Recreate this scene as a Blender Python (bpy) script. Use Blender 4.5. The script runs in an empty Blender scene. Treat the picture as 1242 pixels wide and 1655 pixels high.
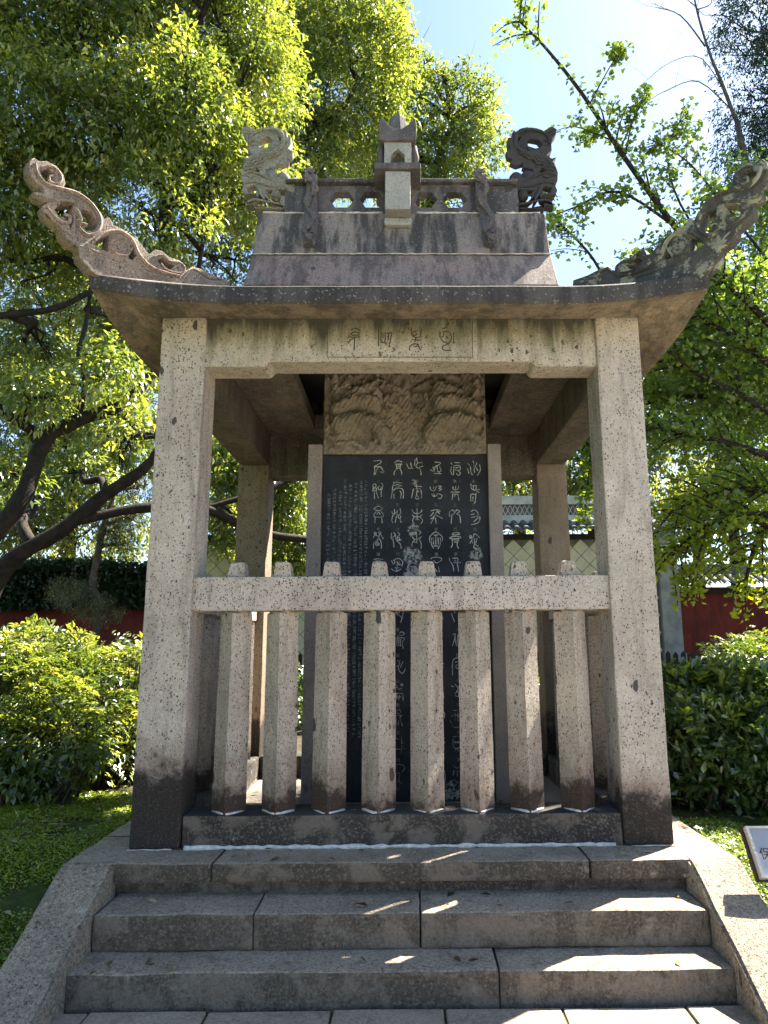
import bpy, bmesh, math, random
import numpy as np
from mathutils import Vector, Matrix, noise

# ------------------------------------------------------------------ camera
F, PT, YW, RL, CX, D, U0, EYE = 1130.0, .1839, .0106, .0057, .0243, 4.2137, 667.74, 1.6
scene = bpy.context.scene
cam_d = bpy.data.cameras.new('camera'); cam = bpy.data.objects.new('camera', cam_d)
scene.collection.objects.link(cam); scene.camera = cam
cam.matrix_world = (Matrix.Translation((CX, -D, EYE)) @ Matrix.Rotation(-YW, 4, 'Z')
                    @ Matrix.Rotation(math.pi/2 + PT, 4, 'X') @ Matrix.Rotation(-RL, 4, 'Z'))
cam_d.sensor_fit = 'VERTICAL'; cam_d.sensor_height = 36; cam_d.sensor_width = 27
cam_d.lens = F/1655*36; cam_d.shift_x = -(U0-621)/1655
cam_d.clip_start = .05; cam_d.clip_end = 600
scene.cycles.use_adaptive_sampling = True; scene.cycles.adaptive_threshold = .025; scene.cycles.caustics_reflective = False; scene.cycles.caustics_refractive = False
scene.cycles.max_bounces = 5; scene.cycles.diffuse_bounces = 3; scene.cycles.glossy_bounces = 2; scene.cycles.transmission_bounces = 3
scene.render.resolution_x = 768; scene.render.resolution_y = 1024

# ------------------------------------------------------------------ sky, sun, exposure
SUN = Vector((.48, .39, .78)).normalized()
w = bpy.data.worlds.new('World'); scene.world = w; w.use_nodes = True
wn = w.node_tree; bg = wn.nodes['Background']
sky = wn.nodes.new('ShaderNodeTexSky'); sky.sky_type = 'NISHITA'; sky.sun_disc = False
sky.sun_elevation = math.asin(SUN.z); sky.sun_rotation = math.atan2(SUN.x, SUN.y)
sky.air_density = 1.0; sky.dust_density = .5; sky.ozone_density = 1.8
wn.links.new(sky.outputs[0], bg.inputs[0]); bg.inputs[1].default_value = .053
sl = bpy.data.lights.new('sun', 'SUN'); sl.energy = 5.0; sl.angle = math.radians(.5); sl.color = (1, .91, .77)
sun = bpy.data.objects.new('sun', sl); scene.collection.objects.link(sun)
sun.rotation_euler = SUN.to_track_quat('Z', 'Y').to_euler(); sun.location = (9, 2, 12)
vs = scene.view_settings; vs.view_transform = 'Standard'; vs.look = 'None'; vs.gamma = 1
vs.exposure = 2.68; vs.use_curve_mapping = False

# ------------------------------------------------------------------ helpers
COL = scene.collection
RNG = np.random.default_rng(7); random.seed(7)
_cy, _sy, _c, _s, _cr, _sr = math.cos(YW), math.sin(YW), math.cos(PT), math.sin(PT), math.cos(RL), math.sin(RL)
def ray(u, v):
    a = (u-U0)/F; b = (827.5-v)/F; a, b = _cr*a+_sr*b, -_sr*a+_cr*b
    d = Vector((a, _c-_s*b, _s+_c*b)); return Vector((_cy*d.x+_sy*d.y, -_sy*d.x+_cy*d.y, d.z))
ORG = Vector((CX, -D, EYE))
def at(u, v, Y):                       # survey: photo pixel on the upright plane y = Y
    d = ray(u, v); return ORG + d*((Y+D)/d.y)
def atz(u, v, Z):
    d = ray(u, v); return ORG + d*((Z-EYE)/d.z)
def at_hip(u, v, x0=1.86, y0=-.35):    # survey: photo pixel on the upright plane through the left hip
    d = ray(u, v); return ORG + d*((x0+y0+ORG.x-ORG.y)/(-d.x+d.y))
def link(o): COL.objects.link(o); return o
def par(o, p):
    if p is not None:
        o.parent = p
        if p.type == 'EMPTY': o.matrix_parent_inverse = Matrix.Translation(-p.location)
    return o
def thing(name, label, cat, loc=(0, 0, 0), group=None):
    o = bpy.data.objects.new(name, None); o.empty_display_size = .1; o.location = loc
    o['label'] = label; o['category'] = cat
    if group: o['group'] = group
    return link(o)
def tag(o, label, cat, group=None):
    o['label'] = label; o['category'] = cat
    if group: o['group'] = group
    return o
def mesh_obj(name, me, mats, parent=None):
    if not isinstance(mats, (list, tuple)): mats = [mats]
    if not me.materials:
        for m in mats: me.materials.append(m)
    return par(link(bpy.data.objects.new(name, me)), parent)
def bm_obj(name, bm, mats, parent=None, smooth=False):
    me = bpy.data.meshes.new(name); bm.to_mesh(me); bm.free()
    if smooth: me.polygons.foreach_set('use_smooth', [True]*len(me.polygons))
    return mesh_obj(name, me, mats, parent)
class MB:
    def __init__(s): s.v = []; s.f = []
    def box(s, lo, hi):
        n = len(s.v); x0, y0, z0 = lo; x1, y1, z1 = hi
        s.v += [(x0,y0,z0),(x1,y0,z0),(x1,y1,z0),(x0,y1,z0),(x0,y0,z1),(x1,y0,z1),(x1,y1,z1),(x0,y1,z1)]
        s.f += [tuple(n+i for i in q) for q in ((0,3,2,1),(4,5,6,7),(0,1,5,4),(1,2,6,5),(2,3,7,6),(3,0,4,7))]
    def tube(s, pts, rad, n=6, flat=1.0):
        pts = [Vector(p) for p in pts]; k = len(pts)
        if not isinstance(rad, (list, tuple)): rad = [rad]*k
        base = len(s.v); a = None
        for i, p in enumerate(pts):
            t = (pts[min(i+1, k-1)]-pts[max(i-1, 0)])
            t = t.normalized() if t.length > 1e-9 else Vector((0, 0, 1))
            if a is None:
                a = t.cross(Vector((.13, .21, .97)))
                if a.length < .15: a = t.cross(Vector((1, 0, 0)))
            else: a = a-t*a.dot(t)
            a.normalize(); b = t.cross(a)
            for j in range(n):
                q = 2*math.pi*j/n; s.v.append(tuple(p + (a*math.cos(q)+b*math.sin(q)*flat)*rad[i]))
        for i in range(k-1):
            for j in range(n):
                j2 = (j+1) % n; s.f.append((base+i*n+j, base+i*n+j2, base+(i+1)*n+j2, base+(i+1)*n+j))
        s.f.append(tuple(base+j for j in reversed(range(n)))); s.f.append(tuple(base+(k-1)*n+j for j in range(n)))
    def ball(s, c, r, n=8, m=6):
        base = len(s.v); c = Vector(c); r = Vector(r) if hasattr(r, '__len__') else Vector((r, r, r))
        for i in range(1, m):
            th = math.pi*i/m
            for j in range(n):
                ph = 2*math.pi*j/n
                s.v.append((c.x+r.x*math.sin(th)*math.cos(ph), c.y+r.y*math.sin(th)*math.sin(ph), c.z+r.z*math.cos(th)))
        s.v += [(c.x, c.y, c.z+r.z), (c.x, c.y, c.z-r.z)]; T = len(s.v)-2; B = T+1
        for i in range(m-2):
            for j in range(n):
                j2 = (j+1) % n; s.f.append((base+i*n+j, base+(i+1)*n+j, base+(i+1)*n+j2, base+i*n+j2))
        for j in range(n):
            j2 = (j+1) % n; s.f.append((T, base+j, base+j2)); s.f.append((B, base+(m-2)*n+j2, base+(m-2)*n+j))
    def ribbon(s, pts, w, place):          # flat stroke; place(x, y) -> point
        pts = [Vector((p[0], p[1])) for p in pts]; k = len(pts); base = len(s.v)
        for i in range(k):
            t = pts[min(i+1, k-1)]-pts[max(i-1, 0)]
            t = t.normalized() if t.length > 1e-9 else Vector((1, 0))
            nn = Vector((-t.y, t.x))*w/2
            s.v.append(tuple(place(*(pts[i]+nn)))); s.v.append(tuple(place(*(pts[i]-nn))))
        for i in range(k-1): s.f.append((base+2*i, base+2*i+1, base+2*i+3, base+2*i+2))
    def mesh(s, name):
        me = bpy.data.meshes.new(name); me.from_pydata(s.v, [], s.f); me.update(); return me
    def build(s, name, mats, parent=None, smooth=False):
        me = s.mesh(name)
        if smooth: me.polygons.foreach_set('use_smooth', [True]*len(me.polygons))
        return mesh_obj(name, me, mats, parent)
def smooth_path(p, n=4, closed=False):     # Catmull-Rom
    p = [Vector(q) for q in p]; k = len(p); out = []
    if k < 3 and not closed: return p
    for i in range(k if closed else k-1):
        if closed: a, b, c, d = p[(i-1) % k], p[i], p[(i+1) % k], p[(i+2) % k]
        else: a, b, c, d = p[max(i-1, 0)], p[i], p[i+1], p[min(i+2, k-1)]
        for j in range(n):
            t = j/n; out.append(.5*((2*b)+(c-a)*t+(2*a-5*b+4*c-d)*t*t+(3*b-a-3*c+d)*t**3))
    if not closed: out.append(p[-1])
    return out
def sbox(lo, hi, bev=.012, step=.25, amp=.003, seed=0, seg=2):   # hewn block: worn edges, uneven faces
    bm = bmesh.new(); lo = Vector(lo); hi = Vector(hi); c = (lo+hi)/2; d = hi-lo
    bmesh.ops.create_cube(bm, size=1)
    for v in bm.verts: v.co = Vector((v.co.x*d.x, v.co.y*d.y, v.co.z*d.z))+c
    if bev: bmesh.ops.bevel(bm, geom=bm.edges[:], offset=bev, segments=seg, affect='EDGES', profile=.6)
    if step:
        for ax in range(3):
            n = int(d[ax]/step); nv = Vector((0, 0, 0)); nv[ax] = 1
            for i in range(1, n+1):
                p = lo.copy(); p[ax] = lo[ax]+d[ax]*i/(n+1)
                bmesh.ops.bisect_plane(bm, geom=bm.verts[:]+bm.edges[:]+bm.faces[:], plane_co=p, plane_no=nv)
    o = Vector((seed*3.17, seed*1.7, seed*.9))
    if amp:
        for v in bm.verts: v.co += noise.noise_vector(v.co*4.3+o)*amp + noise.noise_vector(v.co*15+o)*amp*.5
    return bm
def plate(outline, holes, thick, bev=.01, res=1):     # carved slab in local (x, y), thickness along z -> bmesh
    cu = bpy.data.curves.new('tmp', 'CURVE'); cu.dimensions = '2D'; cu.fill_mode = 'BOTH'
    cu.extrude = max(thick/2-bev, .001); cu.bevel_depth = bev; cu.bevel_resolution = res; cu.offset = -bev
    for pts in [outline]+holes:
        sp = cu.splines.new('POLY'); sp.points.add(len(pts)-1); sp.use_cyclic_u = True
        for i, p in enumerate(pts): sp.points[i].co = (p[0], p[1], 0, 1)
    ob = link(bpy.data.objects.new('tmp', cu)); bpy.context.view_layer.update()
    me = bpy.data.meshes.new_from_object(ob.evaluated_get(bpy.context.evaluated_depsgraph_get()))
    bm = bmesh.new(); bm.from_mesh(me); bmesh.ops.remove_doubles(bm, verts=bm.verts[:], dist=1e-5)
    bpy.data.objects.remove(ob); bpy.data.curves.remove(cu); bpy.data.meshes.remove(me)
    return bm

# ------------------------------------------------------------------ materials
class NT:
    def __init__(s, name):
        s.m = bpy.data.materials.new(name); s.m.use_nodes = True; s.t = s.m.node_tree; s.t.nodes.clear()
        s.out = s.n('ShaderNodeOutputMaterial'); s.b = s.n('ShaderNodeBsdfPrincipled')
        s.l(s.b.outputs[0], s.out.inputs[0]); s.b.inputs['Roughness'].default_value = .85
        s.b.inputs['Specular IOR Level'].default_value = .25
        tc = s.n('ShaderNodeTexCoord'); oi = s.n('ShaderNodeObjectInfo')
        mul = s.n('ShaderNodeVectorMath'); mul.operation = 'SCALE'; mul.inputs[0].default_value = (37, 19, 53)
        s.l(oi.outputs['Random'], mul.inputs['Scale'])
        add = s.n('ShaderNodeVectorMath'); s.l(tc.outputs['Object'], add.inputs[0]); s.l(mul.outputs[0], add.inputs[1])
        s.vec = add.outputs[0]; s.rand = oi.outputs['Random']
        g = s.n('ShaderNodeNewGeometry'); s.pos = g.outputs['Position']; s.nor = g.outputs['Normal']
    def n(s, t): return s.t.nodes.new(t)
    def l(s, a, b): s.t.links.new(a, b)
    def setin(s, sock, v):
        if hasattr(v, 'is_output'): s.l(v, sock)
        elif hasattr(v, '__len__') and len(v) == 3 and sock.type == 'RGBA': sock.default_value = (*v, 1)
        else: sock.default_value = v
    def noise(s, scale, detail=4, rough=.55, vec=None, stretch=None, dist=0):
        v = vec or s.vec
        if stretch:
            q = s.n('ShaderNodeVectorMath'); q.operation = 'MULTIPLY'; s.l(v, q.inputs[0]); q.inputs[1].default_value = stretch; v = q.outputs[0]
        k = s.n('ShaderNodeTexNoise'); s.l(v, k.inputs['Vector']); k.inputs['Scale'].default_value = scale
        k.inputs['Detail'].default_value = detail; k.inputs['Roughness'].default_value = rough; k.inputs['Distortion'].default_value = dist
        return k.outputs[0]
    def math(s, op, a, b=0, c=0):
        k = s.n('ShaderNodeMath'); k.operation = op
        for i, v in enumerate((a, b, c)): s.setin(k.inputs[i], v)
        return k.outputs[0]
    def step(s, v, a, b):
        k = s.n('ShaderNodeMapRange'); k.interpolation_type = 'SMOOTHSTEP'; s.setin(k.inputs[0], v)
        k.inputs[1].default_value = a; k.inputs[2].default_value = b; return k.outputs[0]
    def mix(s, f, a, b, mode='MIX'):
        k = s.n('ShaderNodeMix'); k.data_type = 'RGBA'; k.blend_type = mode
        s.setin(k.inputs[0], f); s.setin(k.inputs[6], a); s.setin(k.inputs[7], b); return k.outputs[2]
    def xyz(s, v):
        k = s.n('ShaderNodeSeparateXYZ'); s.l(v, k.inputs[0]); return k.outputs
    def clast(s, scale, keep, rmin, rmax, wob=.02, aspect=None):
        v = s.vec
        if aspect:
            q = s.n('ShaderNodeVectorMath'); q.operation = 'MULTIPLY'; s.l(v, q.inputs[0]); q.inputs[1].default_value = aspect; v = q.outputs[0]
        nz = s.n('ShaderNodeTexNoise'); s.l(v, nz.inputs['Vector']); nz.inputs['Scale'].default_value = scale*1.7
        sc = s.n('ShaderNodeVectorMath'); sc.operation = 'SCALE'; s.l(nz.outputs[1], sc.inputs[0]); sc.inputs['Scale'].default_value = wob
        ad = s.n('ShaderNodeVectorMath'); s.l(v, ad.inputs[0]); s.l(sc.outputs[0], ad.inputs[1])
        vo = s.n('ShaderNodeTexVoronoi'); s.l(ad.outputs[0], vo.inputs['Vector']); vo.inputs['Scale'].default_value = scale
        x = s.xyz(vo.outputs['Color'])
        size = s.math('MULTIPLY_ADD', x[1], rmax-rmin, rmin)
        inside = s.step(s.math('SUBTRACT', size, vo.outputs['Distance']), 0, .06)
        return s.math('MULTIPLY', inside, s.math('GREATER_THAN', x[0], keep))
    def bump(s, h, strength=.4, dist=.01):
        k = s.n('ShaderNodeBump'); k.inputs['Strength'].default_value = strength; k.inputs['Distance'].default_value = dist
        s.l(h, k.inputs['Height']); s.l(k.outputs[0], s.b.inputs['Normal'])
    def col(s, c): s.setin(s.b.inputs['Base Color'], c); return s.m
def tuff(name, c1, c2, dark=(.05, .045, .045), clasts=1.0, foot=None, crown=None, streak=0, riser=0, lichen=0, pink=0, grime=(.018, .016, .015), bumps=.5, footw=.16, weather=0, grain=0):
    t = NT(name)
    big = t.noise(2.2, 5, .6); c = t.mix(t.step(big, .35, .68), c1, c2)
    if pink: c = t.mix(t.math('MULTIPLY', t.step(t.noise(1.3, 3), .45, .62), pink), c, (.36, .23, .19))
    fine = t.noise(150, 3, .7); c = t.mix(t.math('MULTIPLY', t.step(fine, .52, .70), .75), c, tuple(x*.42 for x in c1))
    c = t.mix(t.math('MULTIPLY', t.step(t.noise(90, 2, .6), .58, .70), .45), c, tuple(min(1, x*1.45) for x in c1))
    if weather:                            # rain runs, grey film and pale scour, none of it tied to the light
        c = t.mix(t.math('MULTIPLY', t.step(t.noise(4.5, 6, .65, vec=t.pos, stretch=(2.2, 2.2, .35), dist=.6), .48, .68), weather), c, tuple(x*.55 for x in c2))
        c = t.mix(t.math('MULTIPLY', t.step(t.noise(2.1, 5, .6, vec=t.pos, dist=.4), .52, .70), weather*.8), c, tuple(min(.8, x*1.22) for x in c1))
        c = t.mix(t.math('MULTIPLY', t.step(t.noise(7, 5, .65, vec=t.pos), .56, .72), weather*.8), c, (.30, .21, .15))
    if grain:
        gn = t.noise(62, 4, .75); c = t.mix(t.math('MULTIPLY', t.step(gn, .50, .64), grain), c, tuple(x*.38 for x in c2)); c = t.mix(t.math('MULTIPLY', t.math('SUBTRACT', 1, t.step(gn, .34, .46)), grain*.8), c, tuple(min(.75, x*1.5) for x in c1))
    pits = None
    if clasts:
        k1 = t.clast(92, .30, .16, .42, .006, (1, 1, .75)); k2 = t.clast(34, .72, .08, .36, .024, (1, 1, .6)); k3 = t.clast(10, .88, .06, .27, .06, (1, 1, .55))
        pits = t.math('MAXIMUM', t.math('MULTIPLY', k1, t.step(t.noise(3.3, 3, .6, vec=t.pos), .18, .48)), t.math('MAXIMUM', t.math('MULTIPLY', k2, t.step(t.noise(2.6, 3, .6), .38, .55)), k3))
        c = t.mix(t.math('MULTIPLY', pits, .92*clasts), c, dark)
    z = t.xyz(t.pos)[2]
    if foot:                               # black algae crust that has crept up from the wet foot
        e = t.math('ADD', t.math('MULTIPLY_ADD', t.noise(5, 5, .6, vec=t.pos), -.5, .25), t.math('MULTIPLY_ADD', t.noise(28, 4, .65, vec=t.pos), -.2, .1))
        zz = t.math('SUBTRACT', t.math('ADD', z, e), t.math('MULTIPLY_ADD', t.rand, .16, -.08))
        m1 = t.math('SUBTRACT', 1, t.step(zz, foot, foot+footw)); m2 = t.math('SUBTRACT', 1, t.step(zz, foot+.08, foot+footw+.22))
        c = t.mix(t.math('MULTIPLY', m2, .5), c, (.16, .10, .075)); gr = t.mix(t.math('MULTIPLY', t.step(t.noise(95, 3, .7), .52, .68), .5), grime, (.17, .13, .115)); c = t.mix(t.math('MULTIPLY', m1, .95), c, gr)
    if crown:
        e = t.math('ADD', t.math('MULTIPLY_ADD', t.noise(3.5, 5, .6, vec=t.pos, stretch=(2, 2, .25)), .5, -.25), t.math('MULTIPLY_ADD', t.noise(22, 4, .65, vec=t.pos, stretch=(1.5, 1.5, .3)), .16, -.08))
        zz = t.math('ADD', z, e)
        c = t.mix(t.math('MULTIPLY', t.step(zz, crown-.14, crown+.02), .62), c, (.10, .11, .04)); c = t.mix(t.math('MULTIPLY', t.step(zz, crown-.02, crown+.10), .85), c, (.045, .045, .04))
    if streak:
        s1 = t.noise(3.2, 6, .62, stretch=(2.4, 1, .28)); s2 = t.noise(9, 5, .65, stretch=(2, 1, .22))
        m = t.step(t.math('ADD', t.math('MULTIPLY', s1, .65), t.math('MULTIPLY', s2, .35)), .44, .58)
        c = t.mix(t.math('MULTIPLY', m, streak), c, (.028, .028, .03))
        c = t.mix(t.math('MULTIPLY', t.step(t.noise(60, 3, .6), .60, .68), .35), c, (.5, .5, .48))
    if riser:                              # dark crust on the upright faces
        up = t.xyz(t.nor)[2]; m = t.math('SUBTRACT', 1, t.step(t.math('ADD', up, t.math('MULTIPLY_ADD', t.noise(14, 4), .9, -.45)), .3, .75))
        crust = t.mix(t.math('MULTIPLY', t.step(t.noise(75, 3, .7), .50, .66), .65), (.032, .027, .024), (.22, .195, .165))
        crust = t.mix(t.math('MULTIPLY', t.step(t.noise(4, 5, .65, dist=.5), .46, .60), .7), crust, (.19, .16, .135))
        c = t.mix(t.math('MULTIPLY', m, riser), c, crust)
    if lichen > .9:
        m = t.step(t.math('ADD', t.noise(6, 5, .65), t.math('MULTIPLY_ADD', t.noise(50, 4, .7), .25, -.125)), .53, .60); c = t.mix(m, c, (.30, .31, .24))
    if lichen:
        m = t.math('MULTIPLY', t.math('MULTIPLY', t.step(t.noise(7, 6, .7), .58, .70), t.step(t.noise(90, 4, .7), .38, .58)), lichen); c = t.mix(m, c, (.42, .43, .36))
        m = t.math('MULTIPLY', t.math('MULTIPLY', t.clast(9, .88, .06, .22, .06), t.step(t.noise(80, 4, .7), .3, .5)), lichen); c = t.mix(m, c, (.50, .50, .44))
    h = t.math('ADD', t.math('MULTIPLY', fine, .5), t.math('MULTIPLY', t.noise(38, 6, .72), 1.3))
    if pits: h = t.math('SUBTRACT', h, t.math('MULTIPLY', pits, .5))
    t.bump(h, bumps, .012); return t.col(c)
M = {}
M['column'] = tuff('tuff_column', (.545, .49, .435), (.445, .395, .345), foot=.72, crown=3.72, weather=.6, bumps=.9, grain=.25)
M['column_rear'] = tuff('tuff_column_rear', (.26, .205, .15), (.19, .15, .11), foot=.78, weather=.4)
M['post'] = tuff('tuff_post', (.52, .455, .385), (.42, .36, .30), foot=.68, footw=.12, grime=(.045, .03, .024), weather=.6, bumps=1.0, grain=.3)
M['rail'] = tuff('tuff_rail', (.55, .49, .445), (.45, .395, .355), weather=.5, bumps=.9, grain=.25)
M['lintel'] = tuff('tuff_lintel', (.52, .475, .41), (.43, .39, .33), crown=3.565, weather=.6, bumps=.9, grain=.25)
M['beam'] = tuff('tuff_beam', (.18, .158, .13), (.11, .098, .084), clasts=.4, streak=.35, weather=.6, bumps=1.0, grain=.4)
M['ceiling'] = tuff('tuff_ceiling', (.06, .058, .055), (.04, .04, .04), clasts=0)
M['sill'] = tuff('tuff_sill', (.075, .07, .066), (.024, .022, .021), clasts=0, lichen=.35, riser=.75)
M['step'] = tuff('tuff_step', (.42, .345, .265), (.32, .26, .20), clasts=.6, riser=.76, lichen=.35, bumps=1.0, weather=.6, grain=.7)
M['platform'] = tuff('tuff_platform', (.42, .345, .265), (.30, .245, .185), clasts=.6, riser=.84, lichen=.6, bumps=1.0, weather=.5, grain=.6)
M['ramp'] = tuff('tuff_ramp', (.38, .32, .25), (.26, .22, .17), clasts=.9, lichen=.35, bumps=1.0, weather=.4, grain=.7)
M['paver'] = tuff('tuff_paver', (.36, .295, .225), (.27, .22, .165), clasts=.4, weather=.5, grain=.4)
M['bounce_court'] = tuff('tuff_bounce_court', (.44, .39, .33), (.36, .32, .27), clasts=.3)
M['fascia'] = tuff('tuff_fascia', (.085, .08, .076), (.036, .035, .035), clasts=0, lichen=.12, streak=.7)
M['soffit'] = tuff('tuff_soffit', (.35, .285, .215), (.24, .195, .15), clasts=.4, streak=.55, weather=.6, bumps=1.0, grain=.3)
M['roof'] = tuff('tuff_roof', (.36, .295, .25), (.27, .23, .205), clasts=.6, streak=.80, grain=.35, bumps=.9)
M['roof_low'] = tuff('tuff_roof_low', (.38, .285, .235), (.29, .23, .20), clasts=.7, streak=.55, pink=.5, grain=.4, bumps=.9)
M['ridge'] = tuff('tuff_ridge', (.17, .155, .155), (.10, .095, .10), clasts=.3, streak=.6)
M['dragon_pale'] = tuff('tuff_dragon_pale', (.32, .31, .25), (.23, .225, .18), clasts=.5, bumps=1.0, grain=.6)
M['dragon_shaded'] = tuff('tuff_dragon_shaded', (.075, .072, .075), (.04, .04, .044), clasts=0, bumps=1.0)  # right dragon: black lichen, with its shade also put into the colour
M['orn_pale'] = tuff('tuff_ornament_pale', (.36, .29, .235), (.25, .205, .17), clasts=.9, pink=.4, streak=.3, bumps=1.0, grain=.6)
M['orn_shaded'] = tuff('tuff_ornament_shaded', (.10, .10, .09), (.055, .055, .055), clasts=0, lichen=.95, bumps=1.0, grain=.4)  # lichen spots over a base darkened to carry the backlit side's shade
M['finial'] = tuff('tuff_finial', (.42, .41, .37), (.35, .34, .31), clasts=.7, bumps=.8)
M['finial_dark'] = tuff('tuff_finial_dark', (.17, .15, .15), (.11, .10, .10), clasts=.3, streak=.4)
M['relief'] = tuff('tuff_relief', (.29, .25, .20), (.19, .165, .135), clasts=.2, weather=.4, bumps=.6, grain=.25)
M['stele_post'] = tuff('tuff_stele_post', (.30, .265, .24), (.22, .19, .18), clasts=.5)
M['floor'] = tuff('tuff_floor', (.24, .215, .18), (.18, .16, .14), clasts=.2)
def simple(name, c1, c2, scale=8, rough=.85, bumpscale=40, bs=.3, spec=.25):
    t = NT(name); t.b.inputs['Roughness'].default_value = rough; t.b.inputs['Specular IOR Level'].default_value = spec
    t.bump(t.noise(bumpscale, 4), bs, .01); return t.col(t.mix(t.step(t.noise(scale, 5, .6), .35, .65), c1, c2))
M['cement'] = simple('white_cement', (.66, .65, .62), (.42, .41, .39), 30)
M['ink'] = simple('dark_strokes', (.05, .05, .038), (.09, .085, .06), 30)  # flat dark colour for the plaque strokes
M['chalk'] = simple('white_strokes', (.46, .47, .44), (.17, .18, .18), 28)
M['chalk_dim'] = simple('faint_strokes', (.24, .255, .26), (.06, .065, .07), 22)
def plaster():
    t = NT('red_plaster'); c = t.mix(t.step(t.noise(2.2, 5), .35, .65), (.17, .030, .020), (.115, .022, .016))
    c = t.mix(t.math('MULTIPLY', t.step(t.noise(1.6, 6, .65, stretch=(2.5, 1, .3), dist=.5), .50, .66), .7), c, (.055, .02, .016)); c = t.mix(t.math('MULTIPLY', t.step(t.noise(5, 6, .7), .60, .70), .5), c, (.26, .10, .075))
    t.bump(t.noise(50, 5, .7), .4, .01); return t.col(c)
M['redwall'] = plaster()
M['greytile'] = simple('grey_tile', (.16, .165, .16), (.07, .073, .07), 6)
M['white_coping'] = simple('pale_coping', (.55, .56, .52), (.40, .41, .37), 4)
M['darkwood'] = simple('dark_wood', (.030, .022, .018), (.018, .014, .012), 10)
M['walltile'] = simple('pale_wall_tile', (.60, .57, .40), (.50, .49, .34), 3)
M['walljoint'] = simple('tile_joint', (.16, .17, .12), (.11, .12, .08), 5)
M['greypillar'] = simple('grey_pillar', (.30, .31, .29), (.20, .21, .20), 4)
M['bark'] = simple('bark', (.032, .024, .018), (.015, .012, .010), 9, bumpscale=30, bs=1.0)
M['bark_grey'] = simple('bark_grey', (.10, .085, .07), (.055, .048, .04), 9, bumpscale=30, bs=.8)
M['twig'] = simple('twig', (.05, .04, .03), (.035, .028, .02), 9)
M['metal'] = simple('brushed_metal', (.27, .29, .33), (.22, .24, .28), 3, rough=.42, bumpscale=80, bs=.05, spec=.5)
M['metal_frame'] = simple('metal_frame', (.42, .41, .39), (.34, .33, .32), 5, rough=.4, spec=.5)
M['sign_post'] = simple('sign_post', (.035, .028, .024), (.025, .02, .018), 6)
def stele_mat():
    t = NT('black_stele'); c = t.mix(t.step(t.noise(3, 5), .35, .7), (.014, .016, .021), (.030, .034, .042))
    c = t.mix(t.math('MULTIPLY', t.step(t.noise(26, 6, .7), .56, .75), .5), c, (.075, .085, .095))
    c = t.mix(t.math('MULTIPLY', t.step(t.noise(14, 5, .6, stretch=(3, 3, .7)), .62, .72), .25), c, (.10, .11, .12))
    chip = 0
    for (u, v, r) in ((668, 856, .055), (665, 898, .085), (677, 905, .06), (770, 895, .06), (668, 780, .035), (668, 925, .07), (556, 1000, .06), (735, 1280, .10)):
        p = at(u, v, 1.21); d = t.n('ShaderNodeVectorMath'); d.operation = 'DISTANCE'; t.l(t.pos, d.inputs[0]); d.inputs[1].default_value = p
        chip = t.math('MAXIMUM', chip, t.math('SUBTRACT', 1, t.step(t.math('ADD', d.outputs['Value'], t.math('MULTIPLY_ADD', t.noise(16, 4), .12, -.06)), r*.6, r)))
    chip = t.math('MULTIPLY', chip, t.step(t.noise(45, 5, .7), .42, .56)); c = t.mix(t.math('MULTIPLY', chip, .85), c, (.36, .37, .35))
    t.b.inputs['Roughness'].default_value = .7; t.b.inputs['Specular IOR Level'].default_value = .2
    t.bump(t.noise(60, 5, .65), .25, .006); return t.col(c)
M['stele'] = stele_mat()
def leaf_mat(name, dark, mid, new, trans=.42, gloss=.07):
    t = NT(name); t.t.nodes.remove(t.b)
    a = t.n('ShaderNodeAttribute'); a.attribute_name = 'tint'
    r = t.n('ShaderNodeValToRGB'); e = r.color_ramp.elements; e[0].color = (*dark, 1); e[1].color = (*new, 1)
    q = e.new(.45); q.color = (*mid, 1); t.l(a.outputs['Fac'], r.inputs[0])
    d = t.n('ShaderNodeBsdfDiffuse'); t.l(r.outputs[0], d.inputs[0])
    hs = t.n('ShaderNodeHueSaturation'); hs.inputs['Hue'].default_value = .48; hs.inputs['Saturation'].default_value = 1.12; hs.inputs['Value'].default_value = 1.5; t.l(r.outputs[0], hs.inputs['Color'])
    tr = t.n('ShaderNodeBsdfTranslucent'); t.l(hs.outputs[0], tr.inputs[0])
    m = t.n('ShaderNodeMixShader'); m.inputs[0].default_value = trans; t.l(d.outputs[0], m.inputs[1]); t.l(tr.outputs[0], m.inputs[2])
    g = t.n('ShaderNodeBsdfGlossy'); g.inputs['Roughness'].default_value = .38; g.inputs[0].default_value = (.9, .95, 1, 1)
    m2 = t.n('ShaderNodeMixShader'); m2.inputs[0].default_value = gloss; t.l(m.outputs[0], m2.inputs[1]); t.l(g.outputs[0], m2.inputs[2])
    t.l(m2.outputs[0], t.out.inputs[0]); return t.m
M['camphor'] = leaf_mat('camphor_leaf', (.075, .125, .024), (.155, .215, .04), (.34, .38, .075), .52)
M['camphor_far'] = leaf_mat('far_leaf', (.05, .09, .014), (.15, .20, .03), (.38, .39, .06), .5)
M['ginkgo'] = leaf_mat('ginkgo_leaf', (.055, .110, .026), (.130, .215, .040), (.30, .37, .035), .6, .04)
M['conifer'] = leaf_mat('conifer_leaf', (.010, .030, .016), (.022, .055, .026), (.05, .09, .035), .2)
M['nandina'] = leaf_mat('nandina_leaf', (.035, .075, .014), (.11, .17, .03), (.27, .31, .06), .45)
M['hedge'] = leaf_mat('hedge_leaf', (.032, .062, .016), (.09, .155, .028), (.23, .30, .04), .38, .09)
M['ivy'] = leaf_mat('ivy_leaf', (.012, .026, .008), (.026, .052, .014), (.10, .14, .025), .25, .04)
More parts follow.
